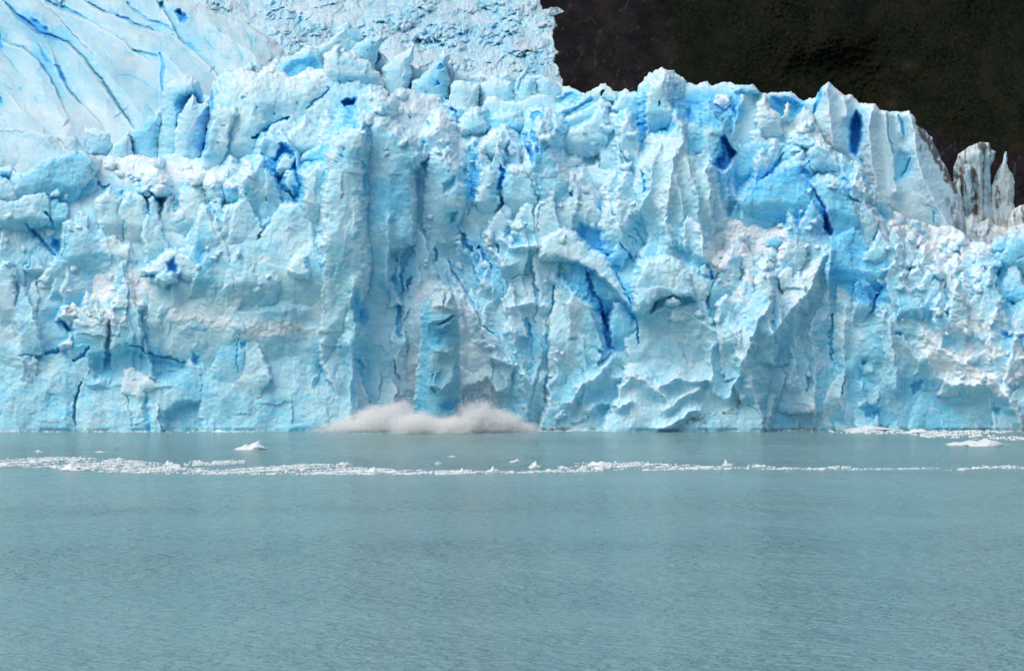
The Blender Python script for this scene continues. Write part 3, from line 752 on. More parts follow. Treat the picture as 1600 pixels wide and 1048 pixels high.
    B([(490, 190), (492, 165), (505, 155), (525, 158), (533, 175), (525, 200), (505, 205)], 1.6, 12, .05)
    K([(534, 158), (543, 153), (555, 154), (555, 178), (549, 186), (537, 198), (524, 204), (533, 190), (537, 172)], 5, .92, 4)
    K([(548, 190), (555, 186), (555, 200), (549, 206)], 3, .8, 4)
    B([(515, 225), (530, 205), (548, 200), (552, 215), (535, 240), (520, 240)], 1.0, 8, .05, blue=.25)
    K([(566, 198), (571, 196), (579, 198), (578, 208), (573, 218), (569, 214)], 4, .9, 3)
    # arch complex
    K([(420, 232), (440, 222), (458, 236), (466, 268), (474, 300), (466, 312), (448, 300), (425, 275), (412, 262)], 5, .72, 6)
    B([(416, 207), (430, 194), (448, 189), (468, 196), (458, 210), (441, 223), (425, 215)], 3.4, 9, .05, blue=.08, fade=False)
    B([(396, 268), (402, 240), (412, 212), (430, 214), (440, 223), (428, 240), (424, 270)], 3.0, 9, .04, blue=.12)
    B([(443, 222), (457, 210), (470, 198), (478, 186), (484, 198), (500, 208), (505, 216), (500, 228), (482, 234), (470, 250), (466, 262), (459, 248), (452, 232)], 3.4, 10, .045, blue=.04)
    B([(480, 238), (505, 222), (512, 234), (524, 236), (515, 252), (510, 268), (495, 262), (478, 268), (468, 258)], 3.4, 8, .05, blue=.3)
    B([(428, 278), (440, 250), (446, 246), (456, 250), (455, 265), (440, 284)], 4.0, 6, .04, blue=.08)
    B([(445, 285), (450, 272), (458, 272), (462, 285), (470, 300), (470, 312), (455, 300)], 3.0, 6, .04, blue=.2)
    K([(455, 290), (468, 285), (474, 300), (474, 310), (466, 315)], 2, .65, 4)
    s.pits([(474, 260, 5), (466, 278, 4), (410, 240, 4)], .6, 1.2)
    B([(474, 360), (477, 300), (478, 278), (488, 266), (498, 262), (507, 268), (511, 280), (510, 360)], 3.6, 12, .03)
    C([(479, 276), (485, 267), (494, 261)], 4, 1.6, .6); C([(478, 280), (477, 296)], 3, 1.4, .5); C([(511, 270), (510, 290)], 4, 1.6, .6); C([(510, 305), (511, 318)], 3.5, 1.4, .6)
    # the tall central buttresses
    B([(503, 520), (507, 330), (512, 290), (518, 250), (530, 224), (545, 207), (560, 200), (565, 195), (567, 206), (570, 218), (568, 245), (567, 285), (568, 330), (572, 420), (560, 520)], 4.2, 20, .022, blue=.02, bulge=1)
    B([(568, 232), (570, 218), (584, 219), (583, 236), (579, 256), (575, 242), (569, 246)], 4.4, 5, .02, blue=.5)
    C([(567, 248), (573, 262), (571, 285), (569, 298)], 5, 2.2, .8)
    B([(569, 520), (572, 360), (572, 262), (577, 225), (575, 200), (585, 195), (598, 193), (610, 205), (624, 218), (640, 226), (657, 241), (650, 252), (641, 262), (640, 290), (646, 320), (645, 360), (640, 380), (608, 390), (604, 520)], 3.6, 18, .024, blue=.10, bulge=.8)
    s.pits([(536, 243, 4), (537, 232, 3), (526, 255, 3)], .35, .8)
    P([(575, 285), (620, 275), (640, 300), (630, 340), (580, 350)], 18, blue=.26); P([(530, 235), (555, 235), (560, 255), (535, 262)], 10, blue=.18)
    s.ridge([(610, 340), (606, 380), (605, 440)], 8, .9)
    B([(660, 380), (664, 330), (662, 290), (668, 262), (678, 240), (700, 245), (718, 262), (724, 290), (722, 330), (716, 372), (700, 395)], 2.4, 22, .03, blue=.05, bulge=1.4)
    K([(690, 290), (705, 280), (716, 276), (712, 290), (700, 300), (690, 306)], 1.8, .25, 5)
    K([(652, 232), (660, 218), (668, 222), (664, 238), (657, 250)], 2.2, .35, 4)
    K([(700, 332), (712, 330), (716, 342), (710, 345)], 2, .5, 4)
    B([(637, 238), (650, 232), (659, 242), (648, 254), (636, 252)], 4.0, 7, .03)
    # band between 720 and 800
    K([(725, 235), (738, 225), (744, 250), (748, 280), (745, 305), (736, 318), (730, 290)], 2.2, .4, 10)
    C([(735, 295), (736, 308), (742, 313)], 5, 2, .85); C([(742, 262), (745, 275)], 6, 2, .8)
    B([(752, 255), (756, 232), (768, 216), (780, 213), (793, 222), (787, 232), (792, 250), (785, 262), (765, 262)], 3.2, 10, .04, blue=.16, snow=.3)
    B([(745, 350), (750, 280), (752, 262), (765, 262), (778, 278), (778, 320), (776, 350)], 3.0, 12, .03, blue=.05)
    B([(785, 350), (786, 285), (792, 262), (815, 268), (835, 285), (838, 310), (845, 350)], 3.0, 14, .03, blue=.05)
    C([(779, 258), (785, 272), (783, 285), (780, 298)], 8, 4, .95); C([(780, 308), (784, 322)], 6, 3, .75); C([(838, 280), (842, 300), (845, 325)], 4, 1.6, .55)
    C([(843, 300), (846, 330), (843, 360)], 2.5, 1, .3); s.pits([(893, 302, 5), (763, 250, 4), (748, 256, 4), (750, 228, 5), (886, 290, 3)], .75, 1.6)
    B([(715, 215), (720, 190), (735, 180), (750, 178), (762, 195), (760, 208), (740, 212)], 2.0, 14, .06, blue=.12)
    B([(765, 210), (768, 185), (785, 178), (806, 180), (818, 195), (820, 212), (800, 218)], 1.6, 16, .06, blue=.18)
    B([(700, 190), (702, 160), (716, 150), (742, 155), (748, 175), (735, 184), (718, 192)], 1.2, 14, .06, blue=.06)
    C([(762, 172), (762, 195), (758, 208)], 5, 2.5, .75); C([(750, 160), (753, 176)], 5, 2, .5)
    C([(690, 150), (700, 160), (712, 172)], 7, 2.5, .75); s.pits([(712, 190, 5), (668, 194, 5), (640, 184, 4), (660, 222, 4)], .7, 1.5)
    # blades and deep slots left of the great slab
    K([(819, 210), (826, 212), (831, 230), (833, 250), (829, 256), (822, 238)], 6, .95, 4)
    B([(826, 240), (827, 212), (833, 222), (838, 236), (846, 246), (840, 252), (832, 248)], 2.5, 5, .02, blue=.0)
    K([(832, 200), (838, 206), (843, 220), (843, 238), (838, 236), (830, 214)], 4, .75, 4)
    B([(828, 214), (832, 200), (838, 186), (843, 181), (850, 196), (853, 215), (850, 235), (844, 240), (842, 222), (836, 208)], 2.6, 6, .03, blue=.3)
    K([(828, 178), (845, 174), (852, 182), (842, 184), (832, 194)], 4, .8, 4)
    # long diagonal slabs
    B([(850, 232), (853, 205), (870, 190), (900, 178), (938, 158), (950, 165), (932, 178), (925, 190), (900, 196), (872, 214)], 2.0, 9, .05, blue=.03)
    B([(852, 200), (862, 180), (885, 165), (905, 155), (935, 140), (955, 142), (965, 160), (940, 156), (900, 172), (868, 188)], 1.6, 9, .06, blue=.08)
    K([(880, 175), (898, 163), (920, 152), (925, 156), (905, 168), (886, 180)], 2, .4, 5); K([(870, 152), (890, 145), (912, 148), (895, 158), (876, 160)], 2, .4, 5)
    C([(852, 236), (868, 220), (885, 205), (905, 195), (926, 190)], 5, 3, .6)
    B([(852, 242), (862, 226), (880, 208), (905, 196), (924, 191), (928, 177), (937, 169), (946, 176), (949, 200), (946, 226), (940, 238), (912, 248), (895, 260), (875, 254)], 3.0, 10, .05, blue=.06, snow=.3)
    s.pits([(876, 194, 4), (884, 190, 4), (930, 226, 3), (946, 228, 3)], .75, 1.2); C([(964, 188), (968, 182)], 2.5, 1, .7)
    B([(948, 215), (950, 185), (960, 178), (975, 190), (985, 208), (990, 222), (975, 228), (960, 226)], 2.2, 12, .05, blue=.0, snow=.6)
    B([(958, 170), (975, 150), (1000, 148), (1002, 175), (998, 200), (990, 205), (980, 192), (966, 176)], 2.0, 12, .04, blue=.14)
    K([(1003, 144), (1009, 150), (1012, 172), (1008, 200), (1000, 218), (998, 200), (1003, 178)], 5, .75, 4)
    B([(1008, 212), (1012, 182), (1011, 150), (1018, 135), (1035, 128), (1046, 142), (1046, 165), (1056, 185), (1056, 196), (1040, 204), (1022, 216)], 2.8, 14, .04, blue=.05)
    K([(1023, 214), (1030, 202), (1048, 194), (1054, 200), (1045, 210)], 2, .55, 5)
    K([(1026, 162), (1029, 158), (1032, 162), (1030, 167), (1027, 167)], 2.5, .8, 2.5); C([(1046, 156), (1060, 166)], 4, 1.5, .5)
    B([(1004, 142), (1003, 128), (1016, 113), (1034, 107), (1051, 112), (1065, 122), (1069, 135), (1055, 142), (1040, 130), (1020, 132)], 1.0, 12, .06, snow=.6)
    K([(1050, 132), (1058, 132), (1060, 142), (1052, 142)], 2, .4, 3)
    P([(1048, 160), (1075, 145), (1110, 142), (1155, 148), (1165, 180), (1145, 205), (1112, 202), (1080, 192), (1056, 182)], 16, blue=.52)
    K([(1060, 165), (1080, 158), (1105, 165), (1100, 190), (1075, 188)], 2, .55, 14)
    B([(1118, 160), (1122, 148), (1134, 150), (1138, 160), (1130, 172), (1120, 170)], 1.2, 6, .05, snow=.6); s.pits([(1124, 161, 4), (1121, 181, 6)], .85, 2)
    R([(1160, 150), (1150, 180), (1144, 210), (1148, 235)], 12, 1.6, .2); R([(1136, 150), (1140, 175), (1128, 200)], 8, 1.0)
    C([(1145, 165), (1148, 185)], 5, 1.5, .5)
    B([(1150, 150), (1150, 132), (1178, 129), (1184, 146), (1176, 150), (1165, 153)], 2.0, 6, .04, blue=.3)
    B([(1184, 215), (1186, 160), (1200, 152), (1214, 182), (1222, 205), (1218, 225), (1200, 226)], 2.2, 14, .05, rub=.4, snow=.5)
    # the deepest cave and the rounded slab beside it
    K([(1124, 215), (1130, 208), (1137, 222), (1148, 240), (1140, 256), (1134, 270), (1122, 268), (1114, 262), (1122, 246)], 9, 1.05, 5)
    K([(1118, 226), (1126, 222), (1130, 245), (1124, 262), (1116, 256)], 2, .7, 6)
    B([(1062, 224), (1066, 202), (1085, 197), (1106, 204), (1119, 222), (1122, 245), (1115, 263), (1104, 262), (1088, 248), (1070, 240)], 2.8, 18, .05, blue=.32, bulge=1.2)
    B([(1042, 214), (1044, 204), (1055, 197), (1062, 199), (1062, 212), (1054, 214)], 3.4, 7, .04, blue=.02, snow=.4)
    # central ribbed mass below
    B([(985, 300), (1000, 262), (1010, 240), (1022, 220), (1045, 213), (1065, 214), (1072, 236), (1090, 250), (1106, 268), (1112, 300), (1118, 350), (1108, 400), (1060, 400), (1020, 380), (1005, 340)], 2.6, 26, .05, bulge=1.6)
    for L, w, h in [([(1062, 222), (1050, 260), (1040, 320), (1048, 380)], 14, 1.4), ([(1074, 245), (1085, 290), (1095, 350), (1100, 400)], 12, 1.2), ([(1104, 266), (1106, 310), (1120, 350)], 12, 1.2), ([(1022, 250), (1015, 290), (1000, 330)], 14, 1.2), ([(1058, 280), (1068, 330), (1070, 390)], 8, .8)]:
        R(L, w, h, .15)
    C([(1002, 270), (1006, 285), (1004, 300)], 5, 2, .6); C([(967, 215), (970, 235), (980, 252)], 3.5, 1.5, .6); C([(967, 240), (972, 252), (982, 258)], 3.5, 1.5, .5)
    B([(970, 262), (972, 232), (985, 222), (994, 230), (992, 250), (984, 262)], 1.8, 10, .05)
    B([(900, 300), (905, 270), (930, 255), (948, 262), (958, 280), (950, 300), (925, 310)], 1.6, 14, .06, snow=.5)
    B([(880, 262), (888, 250), (905, 248), (908, 262), (895, 272)], 1.2, 8, .05)
    K([(925, 305), (936, 312), (940, 330), (930, 326)], 1.6, .4, 5)
    # the large blue bedded face and its slot
    P([(1120, 270), (1200, 262), (1260, 262), (1300, 330), (1330, 350), (1290, 372), (1200, 365), (1150, 345), (1120, 300)], 16, blue=.42)
    B([(1155, 300), (1128, 270), (1140, 255), (1150, 235), (1185, 220), (1225, 228), (1215, 255), (1190, 280), (1172, 300)], 1.8, 16, .05, blue=.26)
    B([(1154, 312), (1180, 290), (1205, 272), (1232, 262), (1256, 258), (1264, 282), (1282, 310), (1293, 336), (1284, 352), (1262, 362), (1200, 366), (1165, 345)], 3.2, 16, .055, blue=.42, bulge=.8)
    B([(1196, 280), (1210, 268), (1232, 258), (1250, 240), (1257, 258), (1250, 272), (1225, 290), (1204, 292)], 3.6, 9, .05, blue=.14)
    B([(1200, 262), (1218, 240), (1240, 222), (1250, 232), (1240, 252), (1218, 270)], 2.6, 9, .05, blue=.22)
    C([(1182, 290), (1200, 272), (1215, 255), (1225, 240)], 7, 2.6, .72)
    C([(1256, 266), (1270, 285), (1283, 312), (1294, 338), (1298, 364)], 9, 4.5, .85, taper=False); K([(1286, 345), (1293, 335), (1299, 350), (1303, 368), (1292, 366)], 6, 1.05, 3)
    B([(1262, 262), (1262, 240), (1276, 220), (1292, 224), (1305, 240), (1314, 265), (1300, 282), (1276, 276)], 2.6, 14, .05, blue=.14)
    B([(1264, 282), (1290, 284), (1315, 290), (1330, 318), (1345, 360), (1340, 372), (1304, 366), (1296, 338), (1284, 310)], 1.4, 14, .05, blue=.38)
    C([(1262, 252), (1255, 262), (1268, 272)], 6, 2.4, .7); C([(1318, 298), (1330, 312), (1345, 318)], 5, 2, .5)
    B([(1232, 232), (1236, 210), (1250, 206), (1254, 222), (1246, 236)], 2.4, 8, .04, blue=.1); B([(1250, 234), (1248, 208), (1262, 206), (1272, 216), (1266, 232), (1256, 240)], 2.2, 9, .04, blue=.22)
    B([(1218, 186), (1224, 170), (1232, 155), (1234, 175), (1231, 192), (1224, 192)], 2.0, 5, .02, snow=.6)
    s.pits([(1318, 278, 4), (1300, 270, 3), (1348, 268, 4), (1235, 215, 5)], .7, 1.2)
    R([(1272, 225), (1300, 240), (1330, 290), (1372, 320)], 16, 1.0, .4)
    # ---- left terrace slabs
    B([(22, 318), (26, 275), (55, 256), (100, 240), (134, 236), (144, 252), (135, 285), (120, 322), (60, 330)], 2.4, 16, .05, blue=.26)
    B([(90, 300), (100, 268), (130, 262), (150, 290), (128, 320), (100, 318)], .6, 14, .05, blue=.34)
    B([(0, 283), (-20, 262), (0, 261), (18, 258), (25, 272), (22, 284), (10, 276)], 2, 6, .05, blue=.1)
    B([(-30, 330), (-30, 283), (0, 283), (12, 290), (26, 308), (24, 322), (0, 325)], 2.2, 8, .05, blue=.16)
    B([(-30, 370), (-30, 315), (15, 314), (45, 308), (70, 302), (79, 312), (76, 340), (50, 362), (20, 372)], 3.0, 10, .05, blue=.14)
    B([(70, 350), (72, 318), (85, 312), (105, 320), (110, 345), (95, 365)], 2.2, 10, .05, blue=.24)
    C([(5, 280), (3, 270)], 4, 2, .6); C([(68, 330), (78, 338), (85, 350)], 6, 2, .6)
    B([(222, 295), (220, 285), (232, 272), (246, 268), (262, 280), (264, 298), (246, 306), (230, 306)], 2.6, 12, .06)
    B([(240, 297), (248, 291), (259, 293), (258, 302), (246, 305)], 3.8, 6, .03, snow=.4); K([(240, 305), (256, 306), (256, 315), (250, 316)], 1.8, .55, 4)
    B([(226, 308), (226, 299), (234, 298), (236, 306)], 3.4, 4, .03)
    C([(217, 281), (224, 298), (228, 315), (233, 332)], 5, 2, .7)
    B([(324, 320), (321, 292), (335, 280), (350, 284), (352, 300), (350, 335), (341, 332)], 3.2, 12, .04, blue=.06)
    B([(353, 318), (352, 288), (366, 290), (378, 305), (382, 322), (366, 328)], 3.0, 10, .04, blue=.3)
    C([(351, 290), (350, 335), (349, 355)], 2.5, 1.2, .45); C([(322, 300), (328, 320), (342, 334)], 4, 1.6, .6)
    B([(278, 330), (282, 302), (300, 292), (318, 296), (322, 330), (335, 375), (300, 385), (250, 378), (255, 355)], 1.8, 14, .04)
    B([(230, 380), (235, 345), (262, 330), (285, 330), (300, 350), (302, 385), (255, 392)], 1.4, 16, .05)
    B([(165, 380), (150, 320), (168, 300), (184, 310), (190, 345), (194, 385)], 1.4, 14, .04); B([(192, 385), (186, 320), (200, 303), (222, 305), (232, 340), (235, 368), (215, 382)], 1.8, 14, .04)
    B([(330, 370), (318, 330), (340, 340), (375, 335), (398, 350), (372, 368), (345, 375)], .8, 14, .05)
    C([(277, 302), (277, 318), (272, 325)], 4, 1.8, .6); C([(190, 345), (193, 378)], 2.5, 1, .45); C([(150, 285), (160, 293), (170, 290)], 6, 2, .55); C([(289, 335), (285, 345), (275, 350)], 1.5, .6, .3)
    P([(285, 275), (300, 272), (292, 300), (278, 300)], 8, blue=.3); s.pits([(234, 332, 3), (254, 317, 3), (380, 305, 4), (338, 317, 4)], .7, 1)
    B([(235, 380), (236, 370), (270, 360), (290, 372), (310, 378), (330, 385), (310, 398), (260, 395)], 1.2, 8, .05, snow=.5)
    # ---- left middle: arms of the buttress, knob with blue hollow
    B([(60, 440), (96, 398), (101, 348), (118, 342), (150, 368), (176, 388), (202, 410), (214, 425), (180, 440), (120, 445)], 2.4, 12, .05, blue=.10)
    K([(82, 370), (96, 380), (97, 398), (88, 395), (78, 382)], 2.2, .6, 5)
    B([(-30, 440), (-30, 350), (20, 348), (45, 365), (72, 388), (92, 405), (108, 430), (60, 450)], 1.6, 14, .05, blue=.06)
    C([(40, 350), (55, 368), (75, 385), (88, 398)], 7, 2, .5); C([(101, 352), (101, 372), (100, 398)], 3.5, 1.6, .7)
    B([(38, 420), (46, 405), (54, 397), (64, 405), (70, 425), (60, 440)], 1.8, 8, .04); C([(42, 418), (52, 400)], 3.5, 1.5, .6)
    B([(150, 395), (160, 372), (175, 368), (200, 385), (215, 405), (210, 418), (180, 405)], .8, 10, .05, snow=.5)
    B([(230, 425), (238, 410), (250, 398), (272, 392), (292, 402), (305, 412), (312, 430), (312, 455), (296, 448), (284, 430), (260, 440), (244, 432)], 2.8, 10, .05, snow=.5, rub=.4)
    K([(258, 412), (270, 405), (279, 415), (278, 432), (266, 428)], 2.6, .6, 5)
    B([(246, 444), (249, 434), (258, 425), (270, 428), (276, 440), (264, 450)], 4.2, 9, .03, blue=.12, snow=.3)
    K([(222, 436), (240, 428), (250, 432), (240, 438)], 1.6, .5, 4)
    B([(315, 440), (318, 410), (330, 390), (350, 378), (375, 372), (392, 380), (380, 400), (352, 420), (352, 440)], 2.0, 12, .05, rub=.5, snow=.4)
    P([(300, 380), (318, 378), (320, 405), (308, 412)], 8, blue=.35)
    # great left buttress: two shoulders, straight right edge
    B([(352, 470), (352, 420), (368, 392), (388, 374), (410, 372), (432, 385), (440, 420), (436, 470), (400, 500)], 3.0, 16, .05, blue=.06)
    B([(405, 480), (404, 400), (409, 366), (420, 344), (440, 320), (452, 316), (466, 318), (476, 330), (486, 345), (494, 375), (508, 406), (522, 420), (537, 433), (548, 450), (551, 470), (530, 500), (470, 510)], 4.0, 16, .045, blue=.05, bulge=1)
    B([(452, 425), (455, 408), (464, 401), (474, 401), (480, 412), (485, 435), (480, 446), (462, 442)], 4.8, 8, .04)
    C([(362, 428), (366, 440), (368, 458)], 2, .8, .3)
    B([(-40, 700), (-40, 530), (60, 520), (160, 520), (240, 512), (330, 520), (420, 490), (470, 475), (520, 478), (545, 485), (551, 505), (553, 560), (548, 610), (545, 650), (540, 700)], 3.2, 20, .045, blue=.09, bulge=1.2)
    B([(396, 530), (402, 492), (412, 478), (430, 472), (450, 480), (470, 473), (500, 484), (530, 478), (548, 486), (552, 515), (530, 560), (460, 590), (420, 570)], 1.8, 22, .07, snow=.5, rub=.35)
    P([(435, 480), (470, 482), (478, 530), (450, 545), (430, 520)], 10, dirt=.25)
    R([(545, 490), (530, 530), (510, 560), (495, 600)], 18, -1.2); R([(551, 440), (553, 520), (549, 600), (543, 665)], 9, .7, .25)
    # bowls, hooks and grottoes low on the left
    K([(145, 555), (200, 541), (232, 551), (262, 557), (290, 564), (296, 578), (268, 590), (238, 596), (205, 588), (175, 602), (150, 592), (140, 572)], 3.0, .26, 12)
    C([(204, 540), (222, 545), (234, 552), (262, 558), (291, 565)], 6, 2.5, .45)
    B([(196, 640), (190, 598), (192, 580), (202, 574), (215, 582), (236, 590), (250, 602), (225, 612), (220, 650)], 2.6, 10, .04, snow=.45)
    C([(60, 555), (78, 550), (92, 546), (112, 540)], 7, 2, .62); C([(113, 565), (126, 558), (134, 552), (137, 543)], 6, 2.4, .72); C([(27, 558), (50, 553)], 4, 1.2, .5); C([(92, 498), (112, 520), (116, 540)], 10, 1.8, .35)
    B([(92, 543), (105, 535), (113, 528), (116, 538), (108, 550), (98, 550)], 1.8, 6, .04, snow=.5)
    B([(92, 498), (97, 484), (112, 478), (130, 482), (150, 477), (175, 482), (198, 490), (202, 505), (180, 512), (160, 508), (130, 512), (104, 506)], 1.8, 8, .05, snow=.7, rub=1.0)
    B([(225, 480), (232, 460), (242, 478), (255, 510), (262, 535), (240, 540), (195, 525), (190, 510), (215, 500)], 1.2, 8, .05)
    K([(300, 548), (310, 555), (316, 572), (308, 572), (302, 562)], 1.8, .5, 5); C([(373, 520), (370, 545), (371, 565), (373, 582)], 3, 1.5, .6)
    K([(376, 532), (384, 532), (385, 545), (378, 545)], 1, .35, 4)
    K([(252, 680), (256, 648), (270, 634), (290, 627), (314, 628), (316, 680)], 3.5, .16, 9); K([(238, 680), (236, 640), (228, 612), (224, 640), (226, 670)], 2.0, .3, 8)
    B([(246, 680), (249, 660), (256, 650), (266, 649), (271, 662), (272, 680)], 1.0, 7, .02, blue=.3)
    B([(316, 690), (314, 640), (314, 612), (330, 604), (352, 606), (366, 612), (372, 640), (374, 690)], 1.8, 10, .03)
    B([(360, 612), (364, 600), (378, 596), (379, 640), (379, 690), (370, 690), (368, 630)], 2.6, 5, .03)
    B([(228, 615), (248, 604), (270, 604), (300, 610), (314, 615), (314, 628), (290, 627), (268, 636), (252, 650), (240, 645)], 2.4, 9, .03, snow=.5)
    B([(340, 690), (340, 672), (350, 664), (372, 665), (390, 670), (394, 690)], 2.6, 6, .03, snow=.6)
    B([(88, 690), (90, 650), (94, 630), (104, 648), (115, 665), (132, 690)], 2.0, 7, .03, snow=.3)
    B([(-30, 690), (-30, 600), (5, 585), (25, 560), (42, 578), (52, 605), (56, 660), (58, 690)], 1.2, 14, .035)
    B([(120, 690), (125, 620), (130, 602), (160, 598), (190, 610), (205, 640), (206, 690)], 1.2, 16, .03)
    C([(125, 600), (115, 640), (118, 665)], 8, 1.4, .25); C([(200, 618), (206, 650), (206, 668)], 4, 1.2, .2)
    B([(84, 625), (86, 605), (100, 602), (112, 610), (106, 622)], 1.4, 7, .04, snow=.5)
    # ---- column zone 552..700
    K([(552, 456), (558, 452), (566, 470), (576, 492), (570, 506), (552, 508)], 2.4, .42, 9)
    B([(541, 452), (541, 443), (547, 437), (553, 443), (550, 455)], 1.8, 5, .02)
    B([(553, 690), (556, 560), (553, 510), (575, 506), (582, 470), (590, 440), (602, 400), (606, 470), (602, 505), (598, 560), (592, 690)], 1.6, 10, .03, blue=.12)
    B([(598, 690), (602, 560), (604, 470), (612, 440), (628, 470), (634, 520), (630, 580), (620, 690)], .8, 9, .03, blue=.12)
    K([(612, 430), (622, 425), (632, 450), (630, 480), (622, 460)], 2, .3, 6); K([(618, 475), (626, 478), (632, 500), (632, 530), (624, 525), (620, 500)], 2.2, .5, 4)
    C([(634, 512), (637, 490)], 4, 2, .7); C([(640, 434), (640, 452)], 7, 2.5, .8); C([(641, 460), (642, 470), (650, 475)], 5, 2.2, .9); C([(650, 478), (650, 490)], 3, 1.5, .7)
    C([(623, 400), (620, 422), (617, 435)], 4, 1.6, .5); C([(616, 560), (618, 580), (628, 592)], 5, 1.8, .4); C([(552, 552), (562, 568), (578, 584)], 4, 1.5, .6); C([(640, 540), (638, 560)], 3, 1.5, .6)
    B([(642, 590), (640, 470), (643, 415), (650, 392), (656, 386), (664, 396), (672, 420), (680, 436), (700, 450), (716, 470), (725, 520), (728, 600)], 3.2, 14, .03, blue=.16)
    B([(600, 640), (608, 595), (614, 585), (628, 600), (636, 640), (636, 690), (600, 690)], 1.6, 9, .03)
    B([(560, 640), (566, 605), (590, 590), (600, 600), (602, 690), (560, 690)], .8, 12, .03, blue=.15)
    # drapes and long diagonal ribs, 680..870
    C([(680, 388), (683, 410)], 6, 1.6, .35); C([(701, 404), (706, 420), (718, 445), (742, 482), (752, 508), (768, 520)], 7, 2.0, .5)
    C([(738, 415), (742, 430), (752, 445)], 5, 1.5, .35); C([(722, 360), (728, 385), (738, 395)], 12, 2, .4); C([(746, 388), (756, 405), (766, 420)], 8, 2.2, .6)
    C([(782, 438), (787, 455), (791, 472), (798, 495)], 2.6, 1.2, .35); C([(772, 378), (778, 392)], 7, 1.6, .4)
    R([(716, 380), (735, 400), (745, 430), (760, 450)], 11, 1.2, .2); R([(700, 412), (716, 450), (740, 490), (770, 530), (800, 560)], 14, 1.2, .35); R([(757, 385), (775, 398), (790, 415)], 10, 1.2, .7)
    R([(785, 375), (800, 385), (820, 386), (840, 384)], 8, 1.1, .4); K([(795, 360), (812, 370), (816, 382), (800, 384), (788, 372)], 1.6, .3, 7)
    C([(800, 436), (815, 432), (826, 428)], 4, 1.0, .25)
    for L, w, h in [([(740, 490), (755, 520), (775, 560), (790, 600)], 14, 1.0), ([(800, 520), (815, 560), (820, 610)], 12, 1.0), ([(770, 560), (800, 570), (830, 600)], 9, .9), ([(845, 590), (830, 630), (820, 665)], 14, 1.1), ([(735, 600), (760, 590), (780, 610)], 8, .8), ([(800, 480), (830, 470), (850, 480)], 9, .8)]:
        R(L, w, h, .5)
    C([(827, 503), (829, 512), (831, 530)], 5, 2, .6); C([(832, 530), (832, 570)], 2.5, 1.2, .4); C([(865, 445), (863, 470), (862, 492)], 6, 2.2, .6); C([(858, 500), (855, 550), (852, 580)], 3.5, 1.5, .4)
    C([(883, 600), (884, 585)], 3.5, 1.5, .6)
    # ---- right of centre: triangular slab, curved rib over blue hollows
    B([(856, 620), (862, 500), (866, 460), (867, 436), (871, 425), (880, 436), (900, 462), (922, 482), (940, 498), (950, 530), (952, 552), (936, 580), (900, 600), (880, 625)], 3.0, 14, .035)
    K([(875, 425), (885, 412), (905, 405), (930, 420), (965, 448), (984, 470), (992, 500), (984, 506), (966, 480), (956, 490), (957, 520), (958, 542), (950, 545), (938, 496), (922, 478), (902, 460)], 3.0, .5, 8)
    B([(876, 412), (880, 402), (900, 400), (915, 405), (918, 425), (905, 440), (888, 428)], 1.0, 9, .04, blue=.2)
    B([(925, 452), (928, 420), (945, 430), (962, 450), (978, 475), (960, 478), (945, 492), (938, 486)], 1.6, 10, .04, blue=.25)
    B([(958, 540), (955, 500), (958, 480), (972, 474), (984, 486), (990, 510), (985, 545), (972, 560)], 1.8, 10, .03, blue=.22)
    C([(920, 428), (924, 445), (929, 462), (938, 484)], 8, 3.4, .85); C([(942, 490), (946, 505), (955, 520), (957, 540)], 9, 3.4, .85)
    B([(848, 398), (850, 376), (862, 364), (876, 361), (892, 366), (905, 378), (920, 387), (938, 396), (952, 412), (962, 430), (974, 450), (984, 466), (991, 484), (982, 474), (966, 456), (950, 440), (930, 422), (905, 410), (880, 404), (862, 402)], 4.6, 9, .05, blue=.04, snow=.35, fade=False)
    K([(904, 350), (925, 355), (946, 362), (945, 384), (935, 392), (915, 384), (900, 370)], 2.8, .42, 8); C([(925, 385), (938, 390), (948, 400)], 7, 2.6, .75)
    C([(968, 380), (976, 392), (988, 410), (1001, 428)], 5, 2.2, .8); C([(982, 365), (988, 372), (993, 378)], 3.5, 1.6, .8); C([(992, 358), (999, 368), (1005, 382)], 4, 1.8, .85); C([(995, 350), (1003, 355)], 3.5, 1.4, .7)
    C([(988, 376), (990, 400), (995, 415)], 2.5, 1, .45); C([(950, 407), (958, 414), (969, 418)], 4.5, 2, .8); C([(963, 424), (970, 440), (978, 452)], 5, 2.2, .85); C([(974, 455), (982, 462), (987, 468)], 4.5, 2, .8)
    C([(968, 384), (975, 400), (985, 414)], 2.5, 1, .45); C([(994, 440), (992, 455), (993, 470)], 3, 1.3, .5); C([(985, 470), (990, 490), (993, 520), (994, 535)], 5, 2.4, .8)
    C([(936, 568), (948, 558), (955, 550)], 4, 1.6, .7); C([(911, 577), (909, 590)], 4, 1.8, .6); C([(970, 572), (985, 578), (1000, 584)], 4, 1.5, .6); C([(1000, 582), (1018, 590), (1035, 602), (1046, 618)], 4, 1.4, .25)
    B([(998, 480), (997, 440), (1004, 418), (1020, 408), (1045, 404), (1062, 412), (1078, 430), (1084, 448), (1086, 462), (1060, 462), (1030, 464), (1015, 478)], 3.2, 14, .05, blue=.05, bulge=1, fade=False)
    K([(1008, 482), (1025, 468), (1050, 462), (1080, 464), (1088, 474), (1068, 482), (1040, 476), (1020, 488)], 2.6, .22, 7)
    B([(1038, 482), (1040, 470), (1052, 466), (1060, 472), (1056, 484)], 1.6, 7, .03)
    K([(1040, 380), (1060, 400), (1080, 420), (1100, 430), (1118, 430), (1110, 410), (1080, 395), (1060, 380)], 1.6, .25, 9); K([(1102, 424), (1112, 426), (1118, 434), (1106, 434)], 2.4, .7, 4)
    B([(1080, 440), (1083, 420), (1086, 415), (1092, 425), (1100, 440), (1092, 450)], 1.4, 5, .03, snow=.7)
